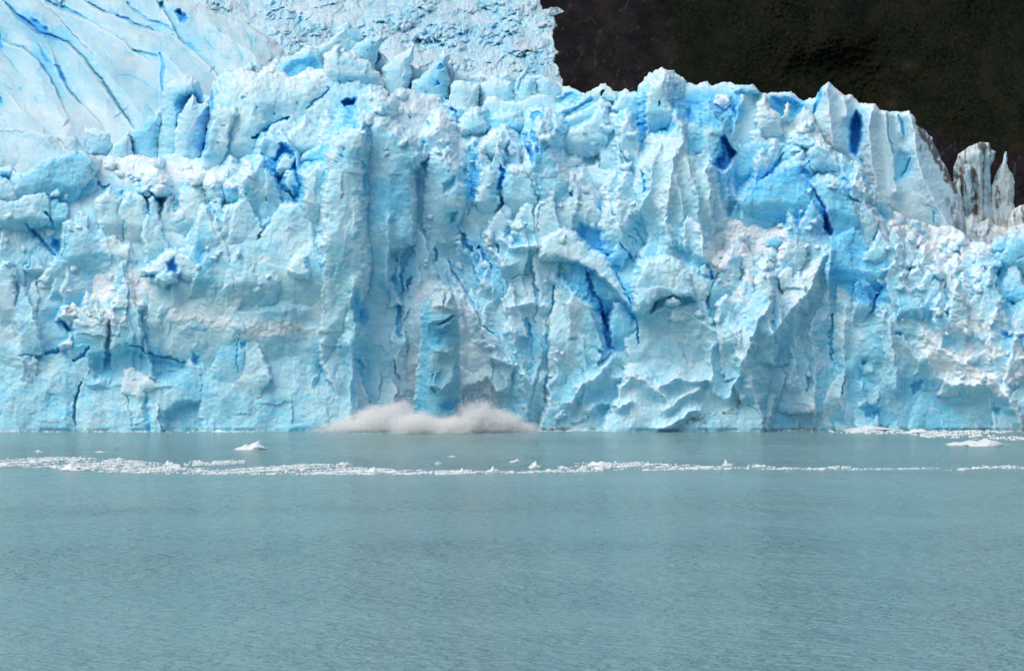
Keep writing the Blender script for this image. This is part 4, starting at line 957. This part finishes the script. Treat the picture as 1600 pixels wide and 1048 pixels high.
    # the broad triangular buttress that meets the water
    B([(930, 700), (955, 640), (975, 590), (985, 545), (1000, 500), (1040, 490), (1090, 480), (1125, 492), (1150, 520), (1164, 556), (1178, 600), (1188, 640), (1199, 700)], 3.0, 22, .045, blue=.04, bulge=1.5)
    for L, w, h in [([(1150, 520), (1164, 556), (1179, 604), (1194, 665)], 14, 1.0), ([(890, 628), (910, 600), (935, 585), (958, 560)], 12, 1.4), ([(960, 590), (985, 585), (1010, 595), (1040, 625)], 11, 1.1), ([(1030, 604), (1055, 590), (1080, 600), (1110, 590), (1122, 615)], 11, 1.2),
                    ([(1140, 620), (1150, 600), (1163, 622)], 8, 1.2), ([(920, 640), (940, 626), (965, 636), (985, 628)], 8, 1.0), ([(960, 625), (975, 600), (985, 590)], 8, .9), ([(1090, 640), (1060, 655), (1030, 668)], 10, 1.0), ([(1112, 540), (1114, 590)], 9, .9), ([(1160, 560), (1150, 600)], 7, .7), ([(1035, 640), (1060, 625), (1090, 612)], 8, .9)]:
        R(L, w, h, .4)
    K([(895, 664), (912, 655), (930, 664), (928, 672), (898, 672)], 2.4, .25, 5)
    B([(880, 690), (885, 640), (900, 632), (920, 640), (940, 636), (970, 642), (990, 660), (1000, 690)], 1.8, 10, .03, blue=.08)
    B([(1040, 690), (1060, 664), (1100, 660), (1150, 652), (1185, 662), (1200, 690)], 2.0, 9, .04, snow=.7, rub=.5)
    P([(1072, 658), (1078, 654), (1100, 646), (1130, 641), (1150, 632), (1158, 612), (1162, 625), (1152, 638), (1130, 648), (1100, 652), (1080, 662)], 6, dirt=.8)
    # ---- right side
    B([(1100, 372), (1110, 362), (1135, 350), (1175, 345), (1200, 362), (1226, 358), (1240, 366), (1262, 356), (1276, 352), (1290, 362), (1300, 372), (1285, 400), (1200, 400), (1130, 400)], 2.6, 10, .06, snow=.85, rub=.7)
    B([(1196, 398), (1198, 378), (1212, 372), (1222, 380), (1214, 394), (1204, 400)], 2.8, 7, .04, blue=.45)
    B([(1300, 470), (1290, 420), (1296, 380), (1312, 366), (1330, 358), (1345, 362), (1356, 388), (1372, 400), (1392, 412), (1396, 448), (1376, 476), (1340, 480)], 2.6, 14, .045, blue=.42)
    P([(1296, 402), (1320, 412), (1345, 425), (1390, 450), (1372, 480), (1330, 462), (1300, 440)], 12, blue=.7); P([(1330, 382), (1350, 386), (1345, 405), (1325, 400)], 10, blue=.6)
    C([(1372, 460), (1366, 475), (1360, 488)], 6, 2, .7)
    for L, w, h in [([(1285, 400), (1270, 440), (1240, 480), (1205, 520)], 14, 1.4), ([(1296, 395), (1298, 440), (1290, 500)], 8, .8), ([(1240, 470), (1245, 520), (1235, 600)], 12, 1.0), ([(1320, 480), (1315, 560), (1318, 640)], 12, 1.0), ([(1370, 480), (1395, 520), (1400, 600)], 12, .9), ([(1270, 500), (1275, 560), (1270, 640)], 11, 1.0), ([(1200, 480), (1175, 520), (1170, 560)], 13, 1.2), ([(1347, 600), (1350, 640)], 8, .7)]:
        R(L, w, h, .3)
    C([(1297, 492), (1296, 520), (1297, 562)], 6, 2, .42); C([(1300, 565), (1299, 585)], 3, 1.2, .3); C([(1318, 585), (1317, 600), (1320, 618)], 5, 1.8, .45); C([(1196, 565), (1220, 575), (1232, 590)], 4, 1.2, .2); C([(1232, 555), (1228, 570), (1222, 575)], 3, 1.2, .35)
    s.pits([(1408, 522, 6), (1350, 566, 5), (1235, 560, 3)], .5, 1.6)
    K([(1345, 640), (1352, 632), (1366, 632), (1374, 642), (1366, 650), (1348, 648)], 2.2, .4, 5); K([(1422, 604), (1430, 596), (1440, 598), (1438, 612), (1426, 618)], 2.0, .35, 5); K([(1366, 672), (1376, 662), (1392, 660), (1392, 676)], 2, .4, 5)
    K([(1340, 575), (1356, 580), (1362, 600), (1350, 608), (1340, 595)], 1.2, .3, 7)
    K([(1548, 640), (1556, 632), (1566, 640), (1560, 650)], 1.4, .35, 5)
    R([(1574, 612), (1588, 640), (1598, 668)], 9, 1.8, .8); R([(1448, 562), (1460, 590), (1500, 602), (1545, 600)], 12, 1.2, .8)
    B([(1420, 690), (1425, 640), (1440, 610), (1470, 605), (1520, 612), (1560, 622), (1580, 650), (1590, 690)], 1.2, 18, .04, blue=.24)
    B([(1400, 500), (1402, 470), (1418, 462), (1436, 470), (1442, 490), (1425, 505)], 1.6, 10, .05, blue=.2); B([(1350, 420), (1352, 396), (1366, 384), (1380, 392), (1382, 410), (1368, 420)], 1.6, 9, .05, blue=.2)
    B([(1405, 405), (1404, 380), (1416, 372), (1430, 378), (1434, 396), (1420, 406)], 2, 9, .05, blue=.12); B([(1438, 420), (1440, 396), (1455, 390), (1470, 400), (1466, 420)], 1.8, 9, .05, blue=.1)
    B([(1370, 360), (1376, 350), (1392, 348), (1405, 362), (1396, 378), (1380, 376)], 2, 8, .05, blue=.15)
    B([(1564, 452), (1563, 410), (1570, 390), (1584, 372), (1605, 362), (1660, 360), (1660, 452)], 3.8, 14, .04, blue=.32)
    B([(1546, 412), (1545, 384), (1552, 366), (1560, 376), (1570, 372), (1572, 392), (1562, 412)], 3.0, 7, .04, blue=.26); B([(1572, 378), (1576, 360), (1590, 356), (1594, 366), (1584, 374)], 3, 6, .04, blue=.1)
    B([(1535, 420), (1532, 396), (1542, 388), (1554, 396), (1556, 428), (1546, 436)], 2.8, 8, .04, blue=.14)
    C([(1584, 408), (1596, 400)], 3, 1.4, .7); C([(1560, 412), (1562, 430), (1558, 448)], 6, 2.4, .7)
    B([(1552, 486), (1560, 466), (1580, 452), (1600, 444), (1660, 440), (1660, 482), (1600, 484), (1575, 488)], 3.2, 10, .05, blue=.34); s.pits([(1572, 522, 9), (1580, 470, 5)], .8, 1.8)
    B([(1500, 440), (1508, 425), (1524, 422), (1536, 432), (1532, 448), (1512, 450)], 2, 9, .05, blue=.2); B([(1470, 480), (1480, 462), (1500, 458), (1518, 470), (1512, 488), (1488, 492)], 1.8, 10, .05, blue=.22)
    # crumbs of broken ice lodged on every ledge
    rnd = random.Random(5)
    for zone, n in [((140, 400, 245, 300), 46), ((560, 740, 150, 250), 40), ((720, 1000, 200, 380), 70), ((1110, 1290, 350, 420), 40), ((1380, 1560, 345, 500), 90), ((1440, 1610, 500, 600), 50), ((1240, 1400, 190, 360), 30), ((60, 240, 425, 500), 24), ((0, 130, 300, 420), 24), ((740, 900, 420, 660), 30), ((300, 420, 380, 460), 16), ((1090, 1200, 400, 520), 26), ((640, 800, 330, 440), 20)]:
        for _ in range(n // 2):
            u, v, r = rnd.uniform(*zone[:2]), rnd.uniform(*zone[2:]), rnd.choice([3, 3, 4, 4, 5, 6, 8])
            a0 = rnd.uniform(0, 6.28); q = [(u + r * rnd.uniform(.7, 1.25) * math.cos(a0 + k * 1.047), v + r * rnd.uniform(.6, 1.1) * math.sin(a0 + k * 1.047)) for k in range(6)]
            B(q, 0.25 + r * .07, r * .8, .05, gu=rnd.uniform(-.05, .05), blue=rnd.choice([0, .05, .1, .2]), snow=.4, d=None if False else float(s.D[int(min(v + r - s.v[0], len(s.v) - 1)), int(u - s.u[0])]), fil=r * .07)
    P([(615, 690), (625, 560), (640, 460), (660, 430), (720, 440), (775, 560), (790, 690)], 50, snow=.6, blue=.0)
    def again(P_, soft=20, snow=None, rub=None, blue=None, dirt=None):
        sl = s.box(P_, soft); q = sstep(-soft / 2, soft / 2, poly_sd(s.Uw[sl], s.Vw[sl], P_)) * np.clip(1.1 - 2.2 * s.blue[sl], 0, 1) * (0.45 + 0.55 * sstep(-.3, .3, perlin(s.Uw[sl] / 26, s.Vw[sl] / 20, 47)))
        if snow: s.snow[sl] = np.maximum(s.snow[sl], snow * q)
        if rub: s.rub[sl] = np.maximum(s.rub[sl], rub * q)
    provinces(again)
    s.D += 0.5 * sstep(667, 673, V) * sstep(-0.7, 0.7, perlin(U / 34, V * 0 + 3.3, 44) + .5 * perlin(U / 9, V * 0 + 1.3, 45))
    # silhouettes
    s.outline(CREST + [(1800, 760), (-200, 760)], R=9, fil=2.6, cut=[[(937, 150), (938, 145), (942, 144), (942, 149), (939, 154)]])
    s.str[:] = 0.5 + 0.7 * sstep(0.2, 0.5, s.blue) + 0.5 * sstep(560, 640, V)
    s.texture(11, amp=1.0, med=0.85)
    o = s.build('ice_cliff', M_ICE, 390.0, skirt=14)
    under(o, 'broken blue and white ice cliff with buttresses, caves and cracks above the water')
make_cliff()

# ------------------------------------------------------------------ grimy seracs at the right end
DIRTY = [
 ([(1476, 420), (1478, 340), (1488, 310), (1489, 262), (1497, 241), (1514, 229), (1530, 221), (1545, 222), (1549, 233), (1556, 236), (1554, 250), (1549, 262), (1548, 300), (1551, 335), (1562, 420)], 428, 'broad grey white serac with dark vertical streaks against the dark slope', 'serac'),
 ([(1544, 420), (1546, 310), (1549, 290), (1557, 268), (1566, 254), (1570, 238), (1574, 238), (1574, 256), (1578, 268), (1583, 272), (1586, 285), (1584, 320), (1590, 340), (1592, 420)], 430, 'slender pointed white spire right of the streaked serac', 'ice_spire'),
 ([(1488, 400), (1492, 340), (1493, 290), (1499, 276), (1503, 285), (1503, 310), (1510, 345), (1512, 400)], 424, 'small finger of ice in front of the streaked serac', 'ice_finger'),
 ([(1570, 400), (1574, 345), (1584, 326), (1600, 319), (1640, 322), (1640, 400)], 426, 'dirty boulder of ice at the right end below the spire', 'ice_boulder'),
 ([(1455, 430), (1470, 372), (1486, 350), (1500, 330), (1512, 338), (1520, 328), (1532, 345), (1546, 338), (1556, 352), (1575, 356), (1592, 350), (1640, 352), (1640, 430)], 421, 'heap of soiled ice blocks at the foot of the streaked serac', 'ice_heap'),
]
def make_dirty():
    for i, (P, dist, label, nm) in enumerate(DIRTY):
        us = [p[0] for p in P]; vs = [p[1] for p in P]
        s = Sheet(min(us) - 8, min(max(us) + 8, 1622), min(vs) - 8, max(vs), 0.7, warp=0.4, seed=900 + i * 13, mpp=0.118)
        U, V = s.U, s.V
        s.D = (0.015 * (max(vs) - V)).astype(np.float32)
        w = (max(us) - min(us)) * 0.118
        s.outline(P, R=max(6, (max(us) - min(us)) * 0.22), fil=w * 0.25)
        s.snow[:] = 0.55; s.blue[:] = -0.14
        s.dirt[:] = 0.42 + 0.5 * sstep(0.1, 0.6, perlin(U / 7, V / 90, 930 + i)); s.tone = np.array((0.93, 0.92, 0.90))
        if i == 0:
            # fluted columns
            s.D += 0.5 * facet(s.Uw / 9, s.Vw / 140, 940, .8, 1.1, .8)
            s.crev([(1520, 262), (1521, 300), (1524, 345)], 6, 1.2, .0); s.paint([(1517, 262), (1523, 262), (1528, 350), (1520, 350)], 5, dirt=1.6)
            s.crev([(1506, 270), (1507, 300), (1512, 330)], 8, 1.5, .0); s.paint([(1490, 258), (1505, 264), (1508, 330), (1488, 330)], 8, dirt=1.1)
            s.paint([(1526, 222), (1548, 222), (1546, 238), (1528, 234)], 6, dirt=1.3); s.paint([(1478, 300), (1490, 290), (1492, 350), (1478, 350)], 8, dirt=2.0)
            s.block([(1500, 350), (1502, 275), (1510, 262), (1518, 266), (1520, 300), (1524, 350)], .8, 6, .01, snow=.3)
            s.ridge([(1530, 226), (1532, 280), (1534, 350)], 8, .9)
        if i == 4: s.rub[:] = .8; s.dirt[:] = .3 + .7 * sstep(0.0, 0.5, perlin(U / 16, V / 20, 950)); s.crev([(1478, 350), (1490, 366), (1485, 385)], 10, 3, 0); s.paint([(1480, 350), (1495, 355), (1492, 385), (1482, 380)], 6, dirt=2.2)
        if i == 3: s.rub[:] = .3
        s.texture(960 + i * 7, amp=0.55, med=0.45, aniso=0.5 if i == 0 else 1.0)
        o = s.build(nm, M_ICE, dist + 9.0, back=np.zeros_like(s.D) + s.D.max() + w * 0.3 + 1.5)
        tag(o, label, 'serac' if i in (0, 1, 2) else 'ice block')
make_dirty()

# ------------------------------------------------------------------ the calved column falling into the water
def make_column():
    P = [(645, 700), (646, 620), (652, 570), (654, 520), (658, 488), (666, 467), (683, 455), (694, 451), (699, 459), (706, 453), (712, 464), (715, 482), (719, 494), (718, 520), (719, 560), (723, 585), (722, 620), (719, 660), (717, 700)]
    s = Sheet(640, 728, 446, 698, 0.7, warp=0.75, seed=1000, mpp=0.107)
    U, V = s.U, s.V
    s.D = (0.004 * (700 - V)).astype(np.float32)
    s.outline(P, R=37, fil=6.0)
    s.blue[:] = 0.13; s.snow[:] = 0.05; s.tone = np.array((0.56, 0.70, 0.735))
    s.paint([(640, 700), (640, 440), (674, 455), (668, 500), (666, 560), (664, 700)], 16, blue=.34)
    s.paint([(672, 490), (676, 455), (714, 452), (714, 486)], 8, snow=1.3, blue=-.1)
    s.ridge([(650, 620), (655, 560), (658, 500), (668, 472), (684, 458)], 6, .5, .55); s.ridge([(717, 500), (720, 570), (720, 640)], 5, .4, .5)
    for L, w, h in [([(676, 482), (690, 478), (704, 484)], 6, 1.0), ([(700, 470), (703, 458)], 5, .9), ([(672, 506), (684, 498), (694, 500), (708, 492)], 6, .9),
                    ([(692, 512), (702, 502), (714, 500)], 6, 1.0), ([(706, 520), (710, 560), (704, 590)], 7, .8), ([(676, 600), (690, 606), (708, 594)], 6, .8), ([(674, 560), (680, 580), (674, 600)], 6, .6), ([(682, 548), (698, 552)], 6, .6)]:
        s.ridge(L, w * 1.3, h * .55, .25)
    s.cave([(668, 528), (671, 510), (680, 516), (690, 510), (700, 520), (694, 542), (676, 542)], 1.0, .42, 9)
    s.crev([(697, 458), (695, 470), (692, 480)], 5, 1.2, .55); s.crev([(683, 507), (696, 503), (708, 497)], 5, 1.0, .6)
    s.crev([(676, 585), (674, 600), (681, 612)], 7, .5, .4)
    s.cave([(688, 632), (700, 622), (716, 620), (714, 640), (692, 644)], 1.0, .55, 6)
    s.texture(1010, amp=0.7, med=0.3)
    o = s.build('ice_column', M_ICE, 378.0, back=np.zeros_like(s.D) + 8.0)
    tag(o, 'tall rounded column of blue ice calved from the cliff and plunging into white spray', 'calving ice')
make_column()

# ------------------------------------------------------------------ floating ice
def floe_material():
    m, nt, bs, out = new_mat('floating_ice'); b = NB(nt)
    g = b.n('ShaderNodeNewGeometry'); pos = g.outputs['Position']
    n = b.noise(pos, 1.3, 3, 0.6)
    b.l(b.mix(b.rng(n, 0.35, 0.7), (0.68, 0.79, 0.83), (0.86, 0.89, 0.90)), bs.inputs['Base Color'])
    bs.inputs['Roughness'].default_value = 0.45
    bs.inputs['Specular IOR Level'].default_value = 0.35
    return m
M_FLOE = floe_material()

def lump(name, w, h, d, seed, sub=3, peaks=None):
    """one piece of floating ice: flat at the waterline, ragged on top"""
    rnd = random.Random(seed)
    bm = bmesh.new()
    bmesh.ops.create_icosphere(bm, subdivisions=sub, radius=1.0)
    from mathutils import noise as mn
    off = Vector((rnd.uniform(-50, 50), rnd.uniform(-50, 50), rnd.uniform(-50, 50)))
    pk = peaks or [(rnd.uniform(-.6, .6), rnd.uniform(.5, 1)) for _ in range(3)]
    for v in bm.verts:
        p = v.co.copy()
        k = 1 + 0.28 * mn.noise(p * 1.6 + off) + 0.16 * mn.noise(p * 3.7 + off) + 0.08 * mn.noise(p * 8 + off)
        x, y, z = p.x * k, p.y * k, p.z
        if z > 0:
            prof = max(0.30, max(a * math.exp(-((x - c) / 0.28) ** 2) for c, a in pk))
            edge = max(0.0, 1 - (x * x + y * y) * 0.8)
            z = prof * min(1, z * 1.4) * (1 + 0.35 * mn.noise(p * 4.5 + off)) * (0.55 + 0.45 * edge)
        else: z = z * 0.4
        v.co = (x * w / 2, y * d / 2, z * h)
    me = bpy.data.meshes.new(name); bm.to_mesh(me); bm.free()
    for f in me.polygons: f.use_smooth = sub > 2
    me.materials.append(M_FLOE)
    ob = bpy.data.objects.new(name, me); COL.objects.link(ob)
    return ob

def at(u, v):
    D = CAM_H * F / (v - CV)
    return (u - CU) / F * D, D, D / F

BERGS = [
 (393, 702, 50, 12, [(-.75, .35), (-.35, .62), (.1, .75), (.38, 1.0), (.7, .55)], 'small white iceberg with a stepped top floating alone before the cliff', 'iceberg'),
 (119, 734, 50, 11, [(-.5, .8), (-.25, 1.0), (.2, .6), (.6, .3)], 'low pale iceberg at the near edge of the drifting ice at left', 'iceberg'),
 (267, 727, 23, 8, [(-.45, 1.0), (.1, .6), (.6, .25)], 'white wedge of ice pointing left between two strands of drift ice', 'iceberg'),
 (836, 731, 24, 10, [(-.3, .8), (.05, 1.0), (.5, .5)], 'rounded white berg in the middle of the water under the cliff foot', 'iceberg'),
 (1138, 727, 20, 7, [(-.45, 1.15), (-.1, .4), (.5, .25)], 'thin floe with a single pointed spike', 'ice floe'),
 (1525, 695, 98, 10, [(-.6, .45), (-.1, .6), (.35, .8), (.6, .6)], 'long flat bright white floe at right below the white ridge', 'ice floe'),
 (911, 734, 18, 8, [(-.1, .95), (.3, .6)], 'small peaked floe left of the thick cluster of floes', 'ice floe'),
 (882, 733, 20, 6, [(-.4, .8), (.2, .5)], 'flat floe with one raised end beside the small peaked floe', 'ice floe'),
 (685, 725, 12, 4.5, [(-.1, 1.0)], 'lone little floe under the falling column', 'ice floe'),
 (805, 722, 20, 5, [(.3, 1.0), (-.4, .4)], 'little floe with a raised right end right of the spray', 'ice floe'),
 (940, 726, 48, 6, [(-.5, .7), (0, .8), (.5, .6)], 'broad floe at the back of the thick cluster of floes', 'ice floe'),
 (938, 733, 28, 7, [(-.3, .6), (.3, 1.0)], 'chunky floe at the front of the thick cluster of floes', 'ice floe'),
 (538, 726, 26, 5, [(-.3, .8), (.3, .7)], 'flat floe standing out of the drift ice left of the falling column', 'ice floe'),
 (582, 737, 26, 7, [(-.2, .8), (.2, 1.0)], 'domed lump of ice in the drift strand left of the falling column', 'iceberg'),
 (722, 738, 24, 6, [(0, 1.0)], 'domed lump of ice in the narrow strand right of the falling column', 'iceberg'),
 (770, 737, 22, 8, [(0, 1.0), (.5, .5)], 'peaked lump at the right tip of the long drift strand', 'iceberg'),
 (1365, 672, 96, 9, [(-.7, .5), (-.2, 1.0), (.2, .6), (.7, .3)], 'pale blue mound of ice floating against the cliff foot at right', 'iceberg'),
 (1475, 671, 50, 8, [(-.5, .6), (.1, 1.0), (.5, .5)], 'white mound of ice at the cliff foot near the right end', 'iceberg'),
 (1345, 674, 60, 6, [(-.2, .9), (.3, .5)], 'low bluish slab of ice in front of the pale blue mound', 'iceberg'),
 (1440, 676, 52, 7, [(-.4, .8), (0, .8), (.6, .3)], 'ragged white slab floating before the white mound', 'iceberg'),
 (66, 673, 20, 4, [(0, 1.0)], 'small white lump at the foot of the cliff at far left', 'iceberg'),
 (60, 706, 13, 3, [(0, 1.0)], 'left one of two slivers of ice on open water at left', 'ice floe'),
 (156, 707, 17, 2.5, [(-.2, .8), (.3, .8)], 'right one of two slivers of ice on open water at left', 'ice floe'),
 (706, 714, 14, 2.5, [(0, .8)], 'thin sliver of ice on open water under the falling column', 'ice floe'),
]
for i, (u, vb, w, h, pk, label, cat) in enumerate(BERGS):
    x, y, k = at(u, vb - 0.5)
    o = lump('iceberg' if cat == 'iceberg' else 'ice_floe', w * k, h * k * 1.05, w * k * 0.9, 50 + i, 4, pk)
    o.location = (x, y, 0)
    tag(o, label, cat)

STRANDS = [
 ([(-40, 719), (0, 716), (115, 714), (170, 717), (240, 722), (280, 726), (282, 732), (200, 733), (60, 731), (-40, 727)], 46),
 ([(100, 732), (140, 728), (240, 729), (330, 732), (400, 729), (440, 727), (480, 724), (540, 726), (570, 731), (640, 734), (760, 735), (785, 737), (760, 740.5), (560, 741.5), (400, 741), (250, 740), (150, 737)], 92),
 ([(285, 724), (300, 719), (340, 718), (385, 719), (380, 724), (330, 727), (290, 728)], 18),
 ([(870, 727), (920, 721), (1000, 722), (1080, 726), (1130, 730), (1170, 732), (1060, 732), (950, 731), (880, 730)], 26),
 ([(780, 736), (900, 733.5), (1050, 732.2), (1200, 730), (1340, 732), (1340, 734), (1200, 733), (1050, 734), (900, 737), (790, 740)], 16),
 ([(1150, 729), (1180, 726), (1215, 729), (1210, 731), (1160, 731)], 5), ([(1290, 731), (1305, 728), (1335, 730), (1330, 732)], 4),
 ([(1320, 733), (1400, 731.5), (1500, 731), (1500, 732), (1400, 733), (1320, 734.2)], 5),
 ([(1475, 734), (1500, 729), (1540, 727), (1620, 729), (1620, 732), (1540, 732), (1490, 736)], 12),
 ([(1195, 670), (1260, 668), (1330, 671), (1420, 671), (1620, 671), (1620, 675), (1480, 680), (1300, 676), (1200, 672)], 40),
 ([(1420, 680), (1460, 678), (1540, 680), (1620, 684), (1600, 688), (1540, 686), (1450, 684)], 8),
 ([(0, 673), (200, 673), (400, 674), (400, 675.5), (0, 675)], 12), ([(830, 672), (1100, 672), (1100, 674), (830, 674)], 6),
]
def area(P): return abs(sum(P[i][0] * P[(i + 1) % len(P)][1] - P[(i + 1) % len(P)][0] * P[i][1] for i in range(len(P)))) / 2
def inside(u, v, P):
    c = False
    for i in range(len(P)):
        a, b = P[i], P[(i + 1) % len(P)]
        if (a[1] > v) != (b[1] > v) and u < (b[0] - a[0]) * (v - a[1]) / (b[1] - a[1]) + a[0]: c = not c
    return c
def sample(P, rnd):
    us = [p[0] for p in P]; vs = [p[1] for p in P]
    while True:
        u, v = rnd.uniform(min(us), max(us)), rnd.uniform(min(vs), max(vs))
        if inside(u, v, P): return u, v

def scatter():
    rnd = random.Random(77)
    protos = []
    for k in range(9):
        o = lump('drift_floe', 1.0, 1.0, 1.0, 300 + k, 3 if k < 6 else 2)
        protos.append(o)
    used = set()
    for P, n in STRANDS:
        for _ in range(n):
            u, v = sample(P, rnd)
            x, y, k = at(u, v)
            w = rnd.choice([4, 5, 6, 7, 8, 10, 12, 15, 22]) * k
            j = rnd.randrange(len(protos))
            o = protos[j] if j not in used else protos[j].copy()
            if j in used: COL.objects.link(o)
            used.add(j)
            o.location = (x, y, 0); o.rotation_euler = (0, 0, rnd.uniform(0, 6.28))
            o.scale = (w, w * rnd.uniform(.5, 1), rnd.uniform(.5, 1.5) * k * (1.1 + 1.2 * min(w / k, 14) / 10))
            tag(o, 'small white floe in the thin line of drifting ice off the cliff', 'ice floe', 'floes in the lines of drifting ice')
    # slush and crumbs between them: one mass
    V, Q = [], []
    for P, n in STRANDS:
        for _ in range(int(area(P) * (1.0 if n > 40 else 0.6))):
            u, v = sample(P, rnd)
            if rnd.random() > 0.04 + 1.4 * max(0, math.sin(u * .061 + v * .9) * math.sin(u * .023 + 1 + v * .5) + .25 * math.sin(u * .31 + v * 2) + .2): continue
            x, y, k = at(u, v)
            w = rnd.uniform(1.2, 5.5) * k; d = w * rnd.uniform(.8, 2.4); h = rnd.uniform(.4, 1.7) * k
            a = rnd.uniform(0, 6.28); b0 = len(V)
            for q in range(5):
                t = a + q * 1.2566 + rnd.uniform(-.3, .3); r = rnd.uniform(.35, .6)
                V.append((x + r * w * math.cos(t), y + r * d * math.sin(t), -0.03))
            t2 = rnd.uniform(.3, .8)
            for q in range(5):
                bx = V[b0 + q]
                V.append((x + (bx[0] - x) * t2, y + (bx[1] - y) * t2, h * rnd.uniform(.5, 1.2)))
            for q in range(5): Q.append((b0 + q, b0 + (q + 1) % 5, b0 + 5 + (q + 1) % 5, b0 + 5 + q))
            V.append((x, y, h)); c = len(V) - 1
            for q in range(5): Q.append((b0 + 5 + q, b0 + 5 + (q + 1) % 5, c))
    me = bpy.data.meshes.new('brash_ice'); me.from_pydata(V, [], Q); me.materials.append(M_FLOE)
    o = bpy.data.objects.new('brash_ice', me); COL.objects.link(o)
    tag(o, 'crumbs of brash ice and slush drifting in thin lines', 'brash ice', kind='stuff')
scatter()

# ------------------------------------------------------------------ the splash
def splash():
    root = empty('splash', (-12, 386, 0))
    tag(root, 'burst of white and grey spray round the foot of the falling ice column', 'splash')
    def plume(u, v, ru, rv, dist, dens, grey, seed):
        k = dist / F
        u -= 6; x, z = (u - CU) * k, CAM_H - (v - CV) * k
        bm = bmesh.new(); bmesh.ops.create_icosphere(bm, subdivisions=3, radius=1.0)
        me = bpy.data.meshes.new('spray_plume'); bm.to_mesh(me); bm.free()
        m = bpy.data.materials.new('spray'); m.use_nodes = True; nt = m.node_tree
        nt.nodes.remove(nt.nodes['Principled BSDF']); b = NB(nt); out = nt.nodes['Material Output']
        tc = b.n('ShaderNodeTexCoord').outputs['Object']
        ln = b.n('ShaderNodeVectorMath', operation='LENGTH'); b.l(tc, ln.inputs[0])
        pos = b.n('ShaderNodeNewGeometry').outputs['Position']
        n = b.noise(pos, 0.9, 6, 0.8, 1.2)
        f = b.math('SUBTRACT', 1.0, ln.outputs['Value'])
        f = b.math('ADD', b.math('MULTIPLY', f, 2.0), b.math('MULTIPLY', b.math('SUBTRACT', n, 0.62), 5.5))
        f = b.math('MULTIPLY', b.rng(f, 0.0, 0.55), b.rng(ln.outputs['Value'], 1.0, 0.8))
        vol = b.n('ShaderNodeVolumePrincipled')
        vol.inputs['Color'].default_value = (*grey, 1)
        vol.inputs['Anisotropy'].default_value = -0.35
        b.l(b.math('MULTIPLY', f, dens * 1.15), vol.inputs['Density'])
        b.l(vol.outputs[0], out.inputs['Volume'])
        m.cycles.volume_sampling = 'MULTIPLE_IMPORTANCE'
        me.materials.append(m)
        o = bpy.data.objects.new('spray_plume', me); COL.objects.link(o)
        o.parent = root
        o.location = (x + 12, dist - 386, z); o.scale = (ru * k, min(ru, rv * 1.6) * k, rv * k)
    W = (1.0, 0.995, 0.99); G = (0.93, 0.95, 0.955)
    rnd = random.Random(4)
    plume(520, 674, 56, 9, 384, 1.0, W, 0)
    plume(556, 668, 66, 21, 384, 1.2, W, 1)
    plume(596, 660, 58, 36, 385, 1.5, W, 2)
    plume(630, 654, 46, 40, 387, 1.4, W, 3)
    plume(655, 666, 58, 30, 376.5, 1.5, W, 4)
    plume(712, 668, 52, 26, 376.0, 1.5, W, 5)
    plume(752, 656, 52, 38, 381, 1.5, W, 6)
    plume(786, 662, 54, 30, 382, 1.2, W, 7)
    plume(818, 670, 44, 17, 382, 0.9, W, 8)
    plume(705, 677, 46, 10, 374, 1.0, G, 9)
    # chunks thrown about and foam at its foot
    rnd = random.Random(9); V, Q = [], []
    for _ in range(3800):
        u = rnd.choice([rnd.gauss(618, 46), rnd.gauss(745, 40), rnd.uniform(500, 838)]); u = min(max(u, 500), 838)
        hmax = 50 * math.exp(-((u - 622) / 52) ** 2) + 52 * math.exp(-((u - 750) / 44) ** 2) + 6
        v = 678 - min(1.25, abs(rnd.gauss(0.55, .38))) * hmax; dist = rnd.uniform(372, 387); k = dist / F
        x, z = (u - CU) * k, max(0.02, CAM_H - (v - CV) * k); r = rnd.choice([.3, .4, .5, .7, 1.2]) * k; b0 = len(V)
        for dx, dy, dz in ((1, 0, 0), (-1, 0, 0), (0, 1, 0), (0, -1, 0), (0, 0, 1), (0, 0, -1)):
            V.append((x + 12 + dx * r * rnd.uniform(.5, 1.3), dist - 386 + dy * r, z + dz * r * rnd.uniform(.4, 1.1)))
        for a in ((0, 2, 4), (2, 1, 4), (1, 3, 4), (3, 0, 4), (2, 0, 5), (1, 2, 5), (3, 1, 5), (0, 3, 5)): Q.append(tuple(b0 + i for i in a))
    me = bpy.data.meshes.new('thrown_ice_bits'); me.from_pydata(V, [], Q); me.materials.append(M_FLOE)
    o = bpy.data.objects.new('thrown_ice_bits', me); COL.objects.link(o); o.parent = root; tag(o, kind='stuff')
splash()
